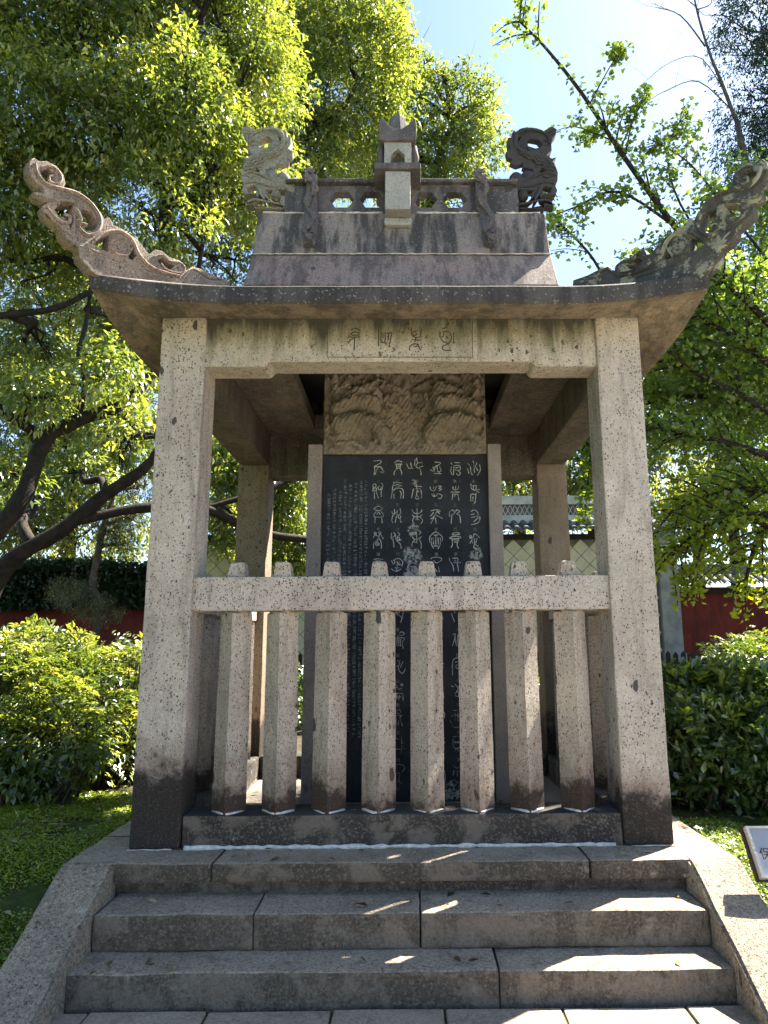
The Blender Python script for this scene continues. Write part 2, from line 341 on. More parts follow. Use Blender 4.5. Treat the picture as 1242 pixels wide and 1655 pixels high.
M['juniper'] = leaf_mat('juniper_leaf', (.05, .06, .015), (.11, .115, .03), (.20, .18, .05), .3)
M['moss'] = leaf_mat('ground_cover_leaf', (.06, .11, .010), (.16, .25, .018), (.32, .38, .025), .4)
M['dryleaf'] = leaf_mat('dry_leaf', (.07, .045, .02), (.16, .11, .05), (.34, .30, .14), .2)
def ground_mat():
    t = NT('ground_soil_moss'); soil = t.mix(t.step(t.noise(6, 5), .4, .65), (.045, .034, .022), (.075, .058, .038))
    moss = t.mix(t.step(t.noise(9, 5), .35, .65), (.030, .055, .010), (.060, .095, .014))
    x, y, z = t.xyz(t.pos)
    near = t.math('SUBTRACT', 1, t.step(t.math('ADD', y, t.math('MULTIPLY_ADD', t.noise(3, 4, vec=t.pos), 1.2, -.6)), 1.5, 2.2))
    m = t.math('MULTIPLY', near, t.step(t.noise(4, 5, .6, vec=t.pos), .33, .5))
    t.bump(t.noise(35, 5, .7), .9, .03); return t.col(t.mix(m, soil, moss))
M['ground'] = ground_mat()

# ------------------------------------------------------------------ ground and paving
def ground_z(x, y):
    f = lambda a, lo, hi: 0 if a <= lo else 1 if a >= hi else ((a-lo)/(hi-lo))**2*(3-2*(a-lo)/(hi-lo))
    if abs(x) < 1.79 and y < 3.05: return -.16
    return -.03 + .40*f(y, -1.15, .45) + .25*f(y, 2.5, 7) + .025*math.sin(x*2.1+y)*f(abs(x), 1.9, 2.6)*f(y, -1.4, -.4)
def axis(lo, hi):
    a = list(np.arange(-12, 14.01, .2)); return [lo, lo*.5, lo*.25, -18] + a + [18, hi*.25, hi*.5, hi]
gx = axis(-220, 220); gy = axis(-220, 220); g = MB()
for y in gy:
    for x in gx: g.v.append((x, y, ground_z(x, y)))
n = len(gx)
g.f = [(j*n+i, j*n+i+1, (j+1)*n+i+1, (j+1)*n+i) for j in range(len(gy)-1) for i in range(n-1)]
o = g.build('ground', M['ground'], None, True); o['kind'] = 'structure'
bed = MB(); bed.box((-2.45, -7, -.2), (2.45, -.76, -.012)); paving = bed.build('paving', M['ground']); paving['kind'] = 'structure'
for (a, b, c, d) in ((2.46, 16, -18, -1.25), (-2.46, 2.46, -18, -7.0)):
    m = MB(); m.box((a, c, -.2), (b, d, -.006)); o = m.build('bounce_court', M['bounce_court']); o['kind'] = 'structure'  # pale paving added out of view to bounce sunlight onto the pavilion
y = -.755; row = 0
while y > -6.8:
    d = (.42, .55, .48, .6)[row % 4]; x = -2.43 + (.0, -.22, -.1)[row % 3]
    while x < 2.4:
        wd = (.52, .47, .55, .60, .50)[(row*2+int(x*3+20)) % 5]; x1 = min(x+wd, 2.44); x0 = max(x, -2.44)
        if x1-x0 > .08:
            bm_obj('paving_stone', sbox((x0+.006, y-d+.006, -.10), (x1-.006, y-.006, .001*random.uniform(-4, 5)), .008, .2, .003, row*9+x), M['paver'], paving)
        x += wd
    y -= d; row += 1

# ------------------------------------------------------------------ stone pavilion
W, CW, P, H, DY = 1.538, .283, .461, 3.207, 2.44
TOP = P+H
pav = thing('stone_pavilion', 'weathered stone pavilion with upturned eaves, square columns and post railing on steps', 'pavilion', (0, DY/2, 0))
# platform: slabs on a darker course
course = bm_obj('platform_course', sbox((-1.74, -.19, 0), (1.74, 3.0, .36), .01, .3, .006), M['platform'], pav)
for i, (a, b) in enumerate(((-1.79, -1.002), (-.998, .990), (.994, 1.79))):
    bm_obj('edge_slab', sbox((a, -.255, .363), (b, .30, P), .016, .08, .006, 40+i), M['platform'], pav)
for s in (-1, 1):
    for i, (a, b) in enumerate(((.303, 1.5), (1.503, 3.05))):
        x0, x1 = sorted((s*1.25, s*1.79)); bm_obj('edge_slab', sbox((x0, a, .363), (x1, b, P), .014, .25, .005, 50+i+s), M['platform'], pav)
bm_obj('floor_slab', sbox((-1.247, .303, .363), (1.247, 3.05, P-.012), .01, .4, .004, 60), M['floor'], pav)
# steps: each tread made of two or three stones
def tread(y0, y1, z0, z1, cuts, xi, seed):
    xs = [-xi]+cuts+[xi]
    for i in range(len(xs)-1):
        bm_obj('step_stone', sbox((xs[i]+.002, y0, z0), (xs[i+1]-.002, y1, z1+random.uniform(-.004, .004)), .016, .07, .006, seed+i), M['step'], pav)
tread(-.495, -.15, .135, .296, [-.726, .09], 1.51, 70)
tread(-.722, -.40, -.05, .132, [.442], 1.52, 80)
# sloping cheek stones
for s in (-1, 1):
    bm = bmesh.new(); prof = [(-.20, P+.004), (-.262, P+.002), (-1.16, -.02), (-1.16, -.1), (-.20, -.1)]
    vs_ = [[bm.verts.new((x, yy, zz)) for yy, zz in prof] for x in (s*1.512, s*1.79)]
    k = len(prof)
    for i in range(k): bm.faces.new((vs_[0][i], vs_[0][(i+1) % k], vs_[1][(i+1) % k], vs_[1][i]))
    bm.faces.new(vs_[0]); bm.faces.new(vs_[1]); bmesh.ops.recalc_face_normals(bm, faces=bm.faces[:])
    bmesh.ops.bevel(bm, geom=bm.edges[:], offset=.014, segments=2, affect='EDGES')
    for i in range(1, 9):
        bmesh.ops.bisect_plane(bm, geom=bm.verts[:]+bm.edges[:]+bm.faces[:], plane_co=(0, -.2-.96*i/9, 0), plane_no=(0, 1, 0))
    for v in bm.verts: v.co += noise.noise_vector(v.co*5+Vector((s*7, 0, 0)))*.007
    bm_obj('cheek_stone', bm, M['ramp'], pav)
def smear(name, pts, r, parent, flat=.5, seed=0):          # lumpy line of white mortar
    m = MB(); rr = random.Random(seed); q = []
    for a, b in zip(pts[:-1], pts[1:]):
        a = Vector(a); b = Vector(b); k = max(2, int((b-a).length/.035))
        q += [a.lerp(b, i/k)+Vector((rr.uniform(-1, 1)*.003, rr.uniform(-1, 1)*.004, rr.uniform(-1, 1)*.002)) for i in range(k)]
    q.append(Vector(pts[-1])); m.tube(q, [r*rr.uniform(.45, 1.25) for _ in q], 6, flat); return m.build(name, M['cement'], parent, True)
# columns
def column(x0, x1, y0, y1, mat, seed):
    bm = sbox((x0, y0, P), (x1, y1, TOP), .016, .16, .0035, seed); return bm_obj('column', bm, mat, pav)
for s in (-1, 1):
    a, b = sorted((s*W, s*(W-CW))); cm = column(a, b, 0, CW, M['column'], 3+s)
    smear('mortar', [(s*W, -.004, P+.003), (s*(W-CW+.04), -.006, P+.003)], .007, cm, .5, 5+s)
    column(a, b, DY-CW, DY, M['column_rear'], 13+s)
# sills
IN = W-CW
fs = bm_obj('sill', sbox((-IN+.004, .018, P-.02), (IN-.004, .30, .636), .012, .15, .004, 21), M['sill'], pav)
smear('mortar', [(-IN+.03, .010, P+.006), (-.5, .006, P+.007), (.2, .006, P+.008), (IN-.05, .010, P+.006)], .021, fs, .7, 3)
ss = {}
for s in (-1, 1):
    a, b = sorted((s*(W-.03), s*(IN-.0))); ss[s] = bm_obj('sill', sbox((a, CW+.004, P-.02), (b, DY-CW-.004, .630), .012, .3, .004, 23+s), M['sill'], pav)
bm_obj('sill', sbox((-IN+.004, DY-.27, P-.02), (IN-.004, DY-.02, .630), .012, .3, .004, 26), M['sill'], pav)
# railings: rail > posts with caps
def post_mesh(h, rz, ztop, seed):     # diamond shaft, square tapered cap above the rail; origin at the foot
    bm = bmesh.new(); r = .101; levels = []
    def ring(z, half, diamond):
        pts = []
        for k in range(8):
            a = math.pi/4*k
            if diamond: q = (math.cos(a)*half, math.sin(a)*half) if k % 2 == 0 else (math.cos(a)*half*.709, math.sin(a)*half*.709)
            else: q = (math.cos(a)*half, math.sin(a)*half) if k % 2 == 0 else (math.cos(a)*half*1.36, math.sin(a)*half*1.36)
            pts.append(q)
        return [bm.verts.new((x, y, z)) for x, y in pts]
    for i in range(10): levels.append(ring(h*i/9, r*(1.0-.05*i/9), True))
    levels.append(ring(h+.012, .060, False))
    levels += [ring(ztop-.12, .060, False), ring(ztop-.10, .057, False), ring(ztop-.018, .046, False), ring(ztop-.004, .040, False), ring(ztop, .030, False)]
    for A, B in zip(levels[:-1], levels[1:]):
        for k in range(8): bm.faces.new((A[k], A[(k+1) % 8], B[(k+1) % 8], B[k]))
    bm.faces.new(levels[-1]); bm.faces.new(list(reversed(levels[0])))
    for v in bm.verts: v.co += noise.noise_vector(v.co*9+Vector((seed, seed*2, 0)))*.003
    me = bpy.data.meshes.new('post'); bm.to_mesh(me); bm.free(); me.materials.append(M['post']); return me
RZ0, RZ1 = 1.79, 1.995
PM = [post_mesh(RZ0-.636-.012, 0, 2.093-.636, k*1.7) for k in range(4)]
def railing(lo, hi, spots, seed):
    rl = bm_obj('rail', sbox(lo, hi, .010, .2, .003, seed), M['rail'], pav)
    for i, p in enumerate(spots):
        o = link(bpy.data.objects.new('post', PM[(i*3+seed) % 4])); o.parent = rl; o.location = p
        o.rotation_euler = (random.uniform(-.006, .006), random.uniform(-.006, .006), math.radians(random.choice((0, 90, 180, 270))+random.uniform(-1.5, 1.5)))
    return rl
PX = [-1.015, -.724, -.432, -.14, .146, .44, .731, 1.031]
railing((-IN-.03, .03, RZ0), (IN+.03, .20, RZ1), [(x, .125, .634) for x in PX], 31)
for i, x in enumerate(PX):
    smear('mortar', [(x-.088, .122, .640), (x-.02, .042, .640), (x+.02, .040, .640), (x+.088, .120, .640)], .0115, fs, .7, 60+i)
for s in (-1, 1):
    xc = s*(W-.14); railing((xc-.085, CW-.03, RZ0), (xc+.085, DY-CW+.03, RZ1), [(xc, CW+.16+.31*i, .629) for i in range(6)], 33+s)
# lintels and beams
def lintel_profile(y0, y1, name, mat, zend, zmid, half, seed):
    pts = [(-half, TOP), (-half, zend), (-.875, zend), (-.86, zend+.012), (-.845, zmid), (.835, zmid), (.85, zend+.012), (.865, zend), (half, zend), (half, TOP)]
    bm = bmesh.new(); A = [bm.verts.new((x, y0, z)) for x, z in pts]; B = [bm.verts.new((x, y1, z)) for x, z in pts]; k = len(pts)
    bm.faces.new(A); bm.faces.new(list(reversed(B)))
    for i in range(k): bm.faces.new((A[i], B[i], B[(i+1) % k], A[(i+1) % k]))
    bmesh.ops.recalc_face_normals(bm, faces=bm.faces[:])
    bmesh.ops.bevel(bm, geom=[e for e in bm.edges], offset=.006, segments=1, affect='EDGES')
    return bm_obj(name, bm, mat, pav)
lin = lintel_profile(.022, .235, 'lintel', M['lintel'], 3.338, 3.372, IN+.02, 1)
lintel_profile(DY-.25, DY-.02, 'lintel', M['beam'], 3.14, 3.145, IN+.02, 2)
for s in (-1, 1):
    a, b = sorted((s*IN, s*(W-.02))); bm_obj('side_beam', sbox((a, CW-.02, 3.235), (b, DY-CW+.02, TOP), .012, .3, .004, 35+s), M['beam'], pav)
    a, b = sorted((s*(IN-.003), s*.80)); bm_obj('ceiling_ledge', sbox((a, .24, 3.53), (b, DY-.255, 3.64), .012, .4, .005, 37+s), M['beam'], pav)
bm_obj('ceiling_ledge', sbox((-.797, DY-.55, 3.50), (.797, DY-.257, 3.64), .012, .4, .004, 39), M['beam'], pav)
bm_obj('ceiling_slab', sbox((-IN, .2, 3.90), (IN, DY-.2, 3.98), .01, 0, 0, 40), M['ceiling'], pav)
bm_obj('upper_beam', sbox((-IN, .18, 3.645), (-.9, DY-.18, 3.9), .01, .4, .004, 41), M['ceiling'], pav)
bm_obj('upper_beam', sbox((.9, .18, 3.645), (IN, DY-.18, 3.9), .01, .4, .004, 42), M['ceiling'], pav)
# carved plaque on the lintel
def zp(ox, oy, sc): return lambda x, y: (ox+x/sc, oy+y/sc)
def strokes_mesh(strokes, conv, Y, wpx, n=3):
    m = MB()
    for st in strokes:
        if len(st) == 4 and st[0] == 'o':
            _, x, y, r = st; pts = [Vector((x+r*math.cos(a*math.pi/5), y+r*math.sin(a*math.pi/5))) for a in range(11)]
        else: pts = smooth_path([Vector((a, b)) for a, b in st], n)
        m.ribbon(pts, wpx, lambda x, y: at(*conv(x, y), Y))
    return m
LY = .0195
cz = zp(520, 505, 4.777)
plaque_chars = [
 [[(225,140),(260,122),(300,140)], [(230,160),(260,150),(290,160),(280,175),(235,175),(230,160)], [(205,190),(300,190)], [(215,212),(262,197)], [(255,195),(252,295)], [(205,240),(225,210)]],
 [[(440,100),(440,260)], [(462,150),(460,225),(490,225),(490,150)], [(475,160),(475,200)], [(500,162),(550,155)], [(520,160),(515,215)], [(542,160),(520,270)]],
 [[(695,110),(700,180),(760,190),(768,115)], [(735,145),(705,155),(715,180),(740,165)], [(730,190),(720,230)], [(680,295),(685,260),(720,240),(745,260),(710,265)], [(765,290),(740,240)], [(700,210),(770,215)]],
 [[(920,150),(915,190),(945,180),(940,150),(985,150),(1005,195),(985,235),(940,225),(920,200)], [(930,130),(970,110)], [(960,180),(975,200)], [(1020,150),(1018,240)], [(985,240),(935,262),(945,290),(1005,292)]]]
for ch in plaque_chars: strokes_mesh(ch, cz, LY, 9).build('carved_character', M['ink'], lin)
strokes_mesh([[(45, 345), (300, 345), (700, 345), (1160, 345)], [(1165, 60), (1165, 350)], [(45, 90), (45, 345)]], cz, LY, 5, 2).build('plaque_groove', M['ink'], lin)

# ------------------------------------------------------------------ roof
EX, EY0, EY1 = 1.86, -.35, DY+.35
def eave_ring(zf, x, y0, y1, lift, nseg=22):
    pts = []; cor = [(-x, y0), (x, y0), (x, y1), (-x, y1)]; hy = (y1-y0)/2; my = (y1+y0)/2
    for k in range(4):
        a = cor[k]; b = cor[(k+1) % 4]
        for i in range(nseg):
            t = i/nseg; px_ = a[0]+(b[0]-a[0])*t; py = a[1]+(b[1]-a[1])*t
            c = max(0, (abs(2*t-1)-.52)/.48); pts.append((px_, py, zf+lift*c*c))
    return pts
rings = [eave_ring(TOP-.004, IN+.1, .1, DY-.1, 0), eave_ring(TOP-.002, W-.02, .02, DY-.02, 0), eave_ring(3.583, EX-.012, EY0+.012, EY1-.012, .10), eave_ring(3.600, EX, EY0, EY1, .10),
         eave_ring(3.690, EX, EY0, EY1, .085), eave_ring(3.702, EX-.014, EY0+.014, EY1-.014, .085), eave_ring(3.93, 1.62, .10, DY-.10, .03), eave_ring(4.285, 1.225, .765, DY-.765, 0)]
m = MB(); ns = len(rings[0])
for r in rings: m.v += r
for k in range(len(rings)-1):
    for i in range(ns): m.f.append((k*ns+i, (k+1)*ns+i, (k+1)*ns+(i+1) % ns, k*ns+(i+1) % ns))
me = m.mesh('eave_slab')
for q in (M['soffit'], M['fascia'], M['roof_low']): me.materials.append(q)
me.polygons.foreach_set('material_index', [0 if i < 2*ns else 1 if i < 5*ns else 2 for i in range(len(me.polygons))])
for v in me.vertices: v.co += noise.noise_vector(v.co*6)*.004
bm = bmesh.new(); bm.from_mesh(me); bmesh.ops.recalc_face_normals(bm, faces=bm.faces[:]); bm.to_mesh(me); bm.free()
eave = mesh_obj('eave_slab', me, [], pav)
RC = DY/2
def prism(prof, x0, x1, mat, name, parent, step=.2, amp=.004, bev=.008):
    bm = bmesh.new(); A = [bm.verts.new((x0, y, z)) for y, z in prof]; B = [bm.verts.new((x1, y, z)) for y, z in prof]; k = len(prof)
    bm.faces.new(A); bm.faces.new(list(reversed(B)))
    for i in range(k): bm.faces.new((A[i], B[i], B[(i+1) % k], A[(i+1) % k]))
    bmesh.ops.recalc_face_normals(bm, faces=bm.faces[:])
    if bev: bmesh.ops.bevel(bm, geom=bm.edges[:], offset=bev, segments=1, affect='EDGES')
    q = x0+step
    while step and q < x1-.05:
        bmesh.ops.bisect_plane(bm, geom=bm.verts[:]+bm.edges[:]+bm.faces[:], plane_co=(q, 0, 0), plane_no=(1, 0, 0)); q += step
    for v in bm.verts: v.co += noise.noise_vector(v.co*5)*amp
    return bm_obj(name, bm, mat, parent)
for s in (-1, 1):
    my = lambda y: RC+(y-RC)*(-s)
    slab_lo = prism([(my(.755), 4.30), (my(.995), 4.695), (my(1.08), 4.66), (my(.85), 4.28)], -1.215, 1.215, M['roof_low'], 'roof_slab', pav)
    slab_hi = prism([(my(.990), 4.702), (my(1.135), 5.165), (my(1.215), 5.16), (my(1.08), 4.675)], -1.212, 1.212, M['roof'], 'roof_slab', pav)
    if s == -1:
        smear('mortar', [(-1.2, .984, 4.699), (0, .984, 4.699), (1.2, .984, 4.699)], .0075, slab_lo, .6, 8)
        for a, b in ((-1.17, -.80), (-.72, -.16), (.13, .72), (.80, 1.17)):
            smear('mortar', [(a, 1.132, 5.166), ((a+b)/2, 1.130, 5.163), (b, 1.132, 5.166)], .011, slab_hi, .7, int(a*9+30))
for s in (-1, 1):
    a, b = sorted((s*1.19, s*1.11)); prism([(.80, 4.27), (1.03, 4.665), (1.16, 5.13), (DY-1.16, 5.13), (DY-1.03, 4.665), (DY-.80, 4.27)], a, b, M['roof_low'], 'gable_wall', pav, 0, 0)
# openwork ridge
def to3(bm, fn):
    for v in bm.verts: v.co = Vector(fn(v.co.x, v.co.y, v.co.z))
    bmesh.ops.recalc_face_normals(bm, faces=bm.faces[:]); return bm
RY = 1.135
def opening(cx, cz, hw, hh):
    return [(cx-hw, cz), (cx-hw+.03, cz+hh*.55), (cx-hw+.05, cz+hh), (cx+hw-.05, cz+hh), (cx+hw-.03, cz+hh*.55), (cx+hw, cz), (cx+hw-.03, cz-hh*.55), (cx+hw-.05, cz-hh), (cx-hw+.05, cz-hh), (cx-hw+.03, cz-hh*.55)]
ho = [opening(at((a+b)/2, 320, RY).x, 5.318, .105, .072) for a, b in ((536, 568), (585, 618), (671, 704), (720, 752))]
bm = to3(plate([(-1.0, 5.168), (1.0, 5.168), (1.0, 5.452), (-1.0, 5.452)], ho, .10, .01), lambda x, y, z: (x, RC+z, y))
ridge = bm_obj('ridge', bm, M['ridge'], pav)
prism([(RC-.10, 5.453), (RC-.10, 5.485), (RC+.10, 5.485), (RC+.10, 5.453)], -.99, .99, M['ridge'], 'coping', ridge)
# ridge dragons
zd = zp(380, 190, 7.193)
DO = [(85,150),(150,120),(200,150),(255,175),(300,150),(400,135),(440,122),(520,150),(570,178),(582,150),(612,200),(615,252),(662,260),(655,330),(625,380),(682,410),(660,470),(605,485),(632,530),(560,560),(480,535),(490,580),(365,615),(370,690),(430,660),(480,700),(500,710),(550,670),(610,700),(650,750),(705,757),(705,1010),(600,1012),(590,1078),(235,1080),(230,1030),(130,1045),(150,990),(270,950),(282,905),(110,910),(85,860),(110,800),(80,740),(75,650),(110,560),(140,540),(95,480),(150,500),(210,460),(150,400),(150,330),(130,250),(95,200)]
DH = [[(255,320),(310,262),(400,245),(440,285),(420,345),(340,372),(280,362)], [(365,862),(600,852),(606,920),(540,930),(526,1000),(440,1000),(400,965)], [(150,830),(235,800),(262,850),(240,892),(160,890)], [(205,640),(262,600),(300,640),(255,672)], [(500,230),(560,255),(575,310),(535,300)]]
DS = [([(110,620),(180,520),(330,450),(450,430),(560,350),(560,230),(480,170),(330,170),(200,230),(180,330)], .035), ([(350,862),(400,920),(520,945)], .014), ([(90,700),(200,660),(330,700),(440,760),(560,790)], .02),
      ([(110,790),(250,770),(400,820),(600,835)], .022), ([(280,820),(310,900),(350,980)], .03), ([(100,170),(160,180),(220,210)], .010), ([(105,205),(170,215),(230,240)], .010), ([(150,270),(200,290),(250,300)], .010),
      ([(155,330),(200,345),(260,350)], .010), ([(140,600),(220,620),(300,560),(250,520)], .012), ([(130,680),(190,720),(260,700)], .012), ([(200,560),(260,600),(340,600)], .012), ([(470,200),(540,240),(590,320),(560,400)], .012),
      ([(420,160),(500,180),(570,230)], .010), ([(600,270),(650,290)], .010), ([(150,1010),(220,980),(300,985),(560,1040)], .02), ([(380,480),(470,470),(540,430)], .012)]
def dragon(mat, mirror, label):
    def P2(a, b): q = at(*zd(a, b), RC-.02); return (q.x, q.z)
    cx = .0 if not mirror else -.03
    sg = -1 if mirror else 1
    bm = plate([P2(*q) for q in DO], [[P2(*q) for q in reversed(h)] for h in DH], .115, .008, 1)
    bm = to3(bm, lambda x, y, z: (sg*x+cx, RC+z*(.8+.4*noise.noise(Vector((x*5, y*5, 1)))), y))
    dr = bm_obj('ridge_dragon', bm, mat, ridge, False); dr['label'] = label
    m = MB()
    for side in (-1, 1):
        for pts, r in DS:
            q = smooth_path([Vector((*P2(a, b), 0)) for a, b in pts], 4); k = len(q)
            m.tube([(sg*p.x+cx, RC+side*(.050+r*.05), p.y) for p in q], [r*.55*(.5+.5*math.sin(math.pi*(i+.6)/(k+.2))) for i in range(k)], 6)
    for a, b, r in ((425, 690, .075), (560, 705, .07), (480, 900, .055)):
        q = P2(a, b); m.ball((sg*q[0]+cx, RC, q[1]), (r*.9, .07, r*.9))
    for i in range(70):       # scales along the neck
        t = (i % 24)/23; q = P2(140+t*400, 600-t*230+(i//24-1)*42+14*math.sin(i)); m.ball((sg*q[0]+cx, RC-.054, q[1]), (.017, .010, .013), 6, 4)
    o = m.build('dragon_relief', mat, ridge, True)
    return dr
dragon(M['dragon_pale'], False, 'pale grey dragon at the left ridge end'); dragon(M['dragon_shaded'], True, 'lichen black dragon at the right ridge end, shade put into its colour')
# climbing beasts on the roof front
def beast(xa, xb, mat):
    bm = sbox((xa-.045, 1.075, 5.16), (xa+.045, 1.165, 5.50), .02, .05, .012, xa*9)          # stub against the ridge
    o = bm_obj('climbing_beast', bm, mat, pav)
    m = MB(); rr = random.Random(int(xa*100))
    m.tube([(xa, 1.10, 5.22), (xb, 1.085, 5.12), (xb, 1.05, 4.98), (xb, 1.01, 4.86), (xb, .985, 4.775)], [.055, .06, .056, .060, .045], 4)
    q = smooth_path([(xa+.01, 1.09, 5.53), (xa-.035, 1.05, 5.50), (xa-.03, 1.04, 5.43), (xa+.025, 1.035, 5.38), (xa+.03, 1.03, 5.30), (xa-.02, 1.04, 5.24), (xb-.03, 1.03, 5.15), (xb+.03, 1.02, 5.06), (xb+.015, .985, 4.97), (xb-.03, .965, 4.90), (xb, .945, 4.83), (xb+.03, .945, 4.80)], 3)
    m.tube(q, [(.020+.012*math.sin(i*1.3))*(1.15 if i > 12 else 1) for i in range(len(q))], 6)
    for k in range(34):                                                                       # mane tufts, claws and scales
        p = q[rr.randrange(len(q))]+Vector((rr.uniform(-.035, .035), rr.uniform(-.004, .02), rr.uniform(-.02, .02))); e = p+Vector((rr.uniform(-.03, .03), rr.uniform(-.02, 0), rr.uniform(-.05, .01)))
        m.tube([p, p.lerp(e, .6), e], [.012, .009, .003], 4)
    for dx in (-.028, .028): m.tube([(xb+dx, .955, 4.87), (xb+dx*1.5, .95, 4.915), (xb+dx*1.4, .955, 4.94)], [.015, .012, .004], 4)
    m.build('beast_carving', mat, o); return o
beast(at(503, 290, 1.05).x, at(499, 390, .97).x, M['finial_dark']); beast(at(779, 300, 1.05).x, at(791, 390, .97).x, M['finial_dark'])
# central finial
fx = at(643, 300, 1.0).x; FY = 1.05
fx = -.03
fin = bm_obj('finial', sbox((fx-.104, .93, 5.065), (fx+.104, RC-.06, 5.41), .008, .1, .004, 90), M['finial'], pav)
bm_obj('bracket', sbox((fx-.115, 1.03, 4.99), (fx+.115, 1.13, 5.06), .02, .1, .005, 91), M['finial'], fin)
bm_obj('shelf', sbox((fx-.192, .90, 5.412), (fx+.192, RC+.20, 5.470), .010, .1, .004, 92), M['finial_dark'], fin)
bx = plate([(fx-.113, 5.472), (fx+.113, 5.472), (fx+.113, 5.695), (fx-.113, 5.695)], [[(fx-.058, 5.48), (fx-.056, 5.58), (fx-.028, 5.605), (fx, 5.64), (fx+.028, 5.605), (fx+.056, 5.58), (fx+.058, 5.48)]], .08, .004)
bm_obj('niche', to3(bx, lambda x, y, z: (x, .99+z, y)), M['finial'], fin)
bm_obj('niche_back', sbox((fx-.108, 1.032, 5.472), (fx+.108, RC+.12, 5.695), .006, 0, 0), M['finial_dark'], fin)
capo = [(-.150, 5.70), (-.12, 5.692), (.12, 5.692), (.150, 5.70), (.157, 5.82), (.150, 5.90), (.118, 5.885), (.085, 5.84), (.04, 5.805), (-.03, 5.80), (-.075, 5.835), (-.11, 5.885), (-.142, 5.905), (-.158, 5.87), (-.160, 5.80)]
for yy in (.965, RC+.16):
    bm_obj('horned_cap', to3(plate([(fx+a, b) for a, b in capo], [], .085, .006), lambda x, y, z: (x, yy+z, y)), M['finial_dark'], fin)
for q in (-1, 1):
    m = MB(); m.tube([(fx+q*.138, 1.0, 5.49), (fx+q*.150, 1.0, 5.58), (fx+q*.140, 1.0, 5.69)], [.018, .028, .020], 6); m.build('scroll_bracket', M['finial_dark'], fin, True)
bm_obj('cap_block', sbox((fx-.135, 1.010, 5.70), (fx+.135, RC+.115, 5.84), .01, 0, 0), M['orn_pale'], fin)
m = MB(); q = [(fx, 1.17, 5.83), (fx, 1.17, 5.92), (fx, 1.17, 6.0), (fx, 1.17, 6.07), (fx, 1.17, 6.10)]; m.tube(q, [.11, .098, .086, .074, .062], 8); m.build('knob', M['finial_dark'], fin)
# corner scrolls along the hips
zo = zp(30, 250, 3.653)
HO = [(45,60),(75,40),(105,60),(150,60),(210,90),(250,140),(262,190),(247,220),(300,235),(360,260),(420,310),(470,360),(490,402),(500,390),(522,390),(540,432),(600,460),(660,500),(710,550),(750,600),(775,605),(790,575),(830,585),(870,620),(930,640),(965,670),(972,700),(1010,675),(1060,690),(1130,725),(1220,756),(1225,800),(840,800),(640,770),(440,730),(400,690),(345,625),(335,562),(290,542),(240,490),(237,450),(200,420),(140,370),(125,322),(165,300),(100,272),(70,240),(130,245),(130,220),(80,180),(45,120)]
HH = [[(112,115),(160,100),(196,140),(170,184),(130,172)], [(198,345),(242,300),(312,306),(292,350),(310,402),(292,455),(262,388),(222,382)], [(354,342),(412,355),(452,430),(426,486),(380,458),(362,400)], [(428,548),(470,508),(520,495),(510,540),(512,590),(480,578)], [(640,545),(662,560),(680,610),(655,640),(630,625),(648,590)], [(800,640),(830,625),(865,655),(905,668),(880,690),(840,690)]]
HS = [([(80,80),(95,140),(150,200),(250,230),(330,255),(410,315),(462,400),(450,465),(390,495),(340,455),(350,430),(385,440)], .030), ([(120,100),(160,90),(215,120),(235,170),(210,195),(170,185),(165,155),(190,150)], .022), ([(100,260),(170,290),(250,292),(330,300)], .018),
      ([(150,330),(190,380),(240,420),(280,420),(285,385),(250,375)], .022), ([(300,330),(330,360),(350,410),(320,410)], .028), ([(430,525),(500,480),(580,475),(650,525),(690,610),(760,680),(850,715),(930,735)], .028),
      ([(650,570),(620,610),(560,605),(520,560),(545,520),(600,520),(610,570),(575,580),(565,555)], .020), ([(780,620),(830,610),(870,645),(930,655),(960,690),(930,715),(860,700),(820,660)], .018), ([(950,745),(1000,695),(1050,710),(1100,745),(1180,752)], .016),
      ([(340,555),(420,580),(520,620),(680,690),(840,745)], .014), ([(250,460),(300,500),(320,540),(290,520)], .014), ([(360,590),(385,565),(400,590),(375,605)], .012), ([(650,640),(700,660),(760,700)], .012)]
def P3(a, b): q = at_hip(*zo(a, b)); return ((-q.x-EX)*math.sqrt(2), q.z)      # distance outward along the hip, height
def scroll(sx, sy, mat, label):
    cy = EY0 if sy < 0 else EY1; r2 = 1/math.sqrt(2)
    fn = lambda x, y, z: (sx*(EX+x*r2)+sx*z*r2, cy+sy*x*r2-sy*z*r2, y)
    bm = to3(plate([P3(*q) for q in HO], [[P3(*q) for q in h] for h in HH], .098, .006, 1), fn)
    o = bm_obj('corner_scroll', bm, mat, eave); o['label'] = label
    m = MB()
    for side in (-1, 1):
        for pts, r in HS:
            q = smooth_path([Vector((*P3(a, b), 0)) for a, b in pts], 4); k = len(q)
            m.tube([fn(p.x, p.y, side*(.048+r*.05)) for p in q], [r*.55*(.6+.4*math.sin(math.pi*(i+.6)/(k+.2))) for i in range(k)], 6)
            if r > .015: m.tube([fn(p.x, p.y, side*(.048+r*.50)) for p in q], [r*.22]*k, 4)
    m.build('scroll_relief', mat, eave)
scroll(-1, -1, M['orn_pale'], 'pale front left corner scroll'); scroll(1, -1, M['orn_shaded'], 'lichen spotted front right corner scroll, shade put into its dark colour')
scroll(-1, 1, M['orn_pale'], 'rear left corner scroll'); scroll(1, 1, M['orn_shaded'], 'rear right corner scroll')

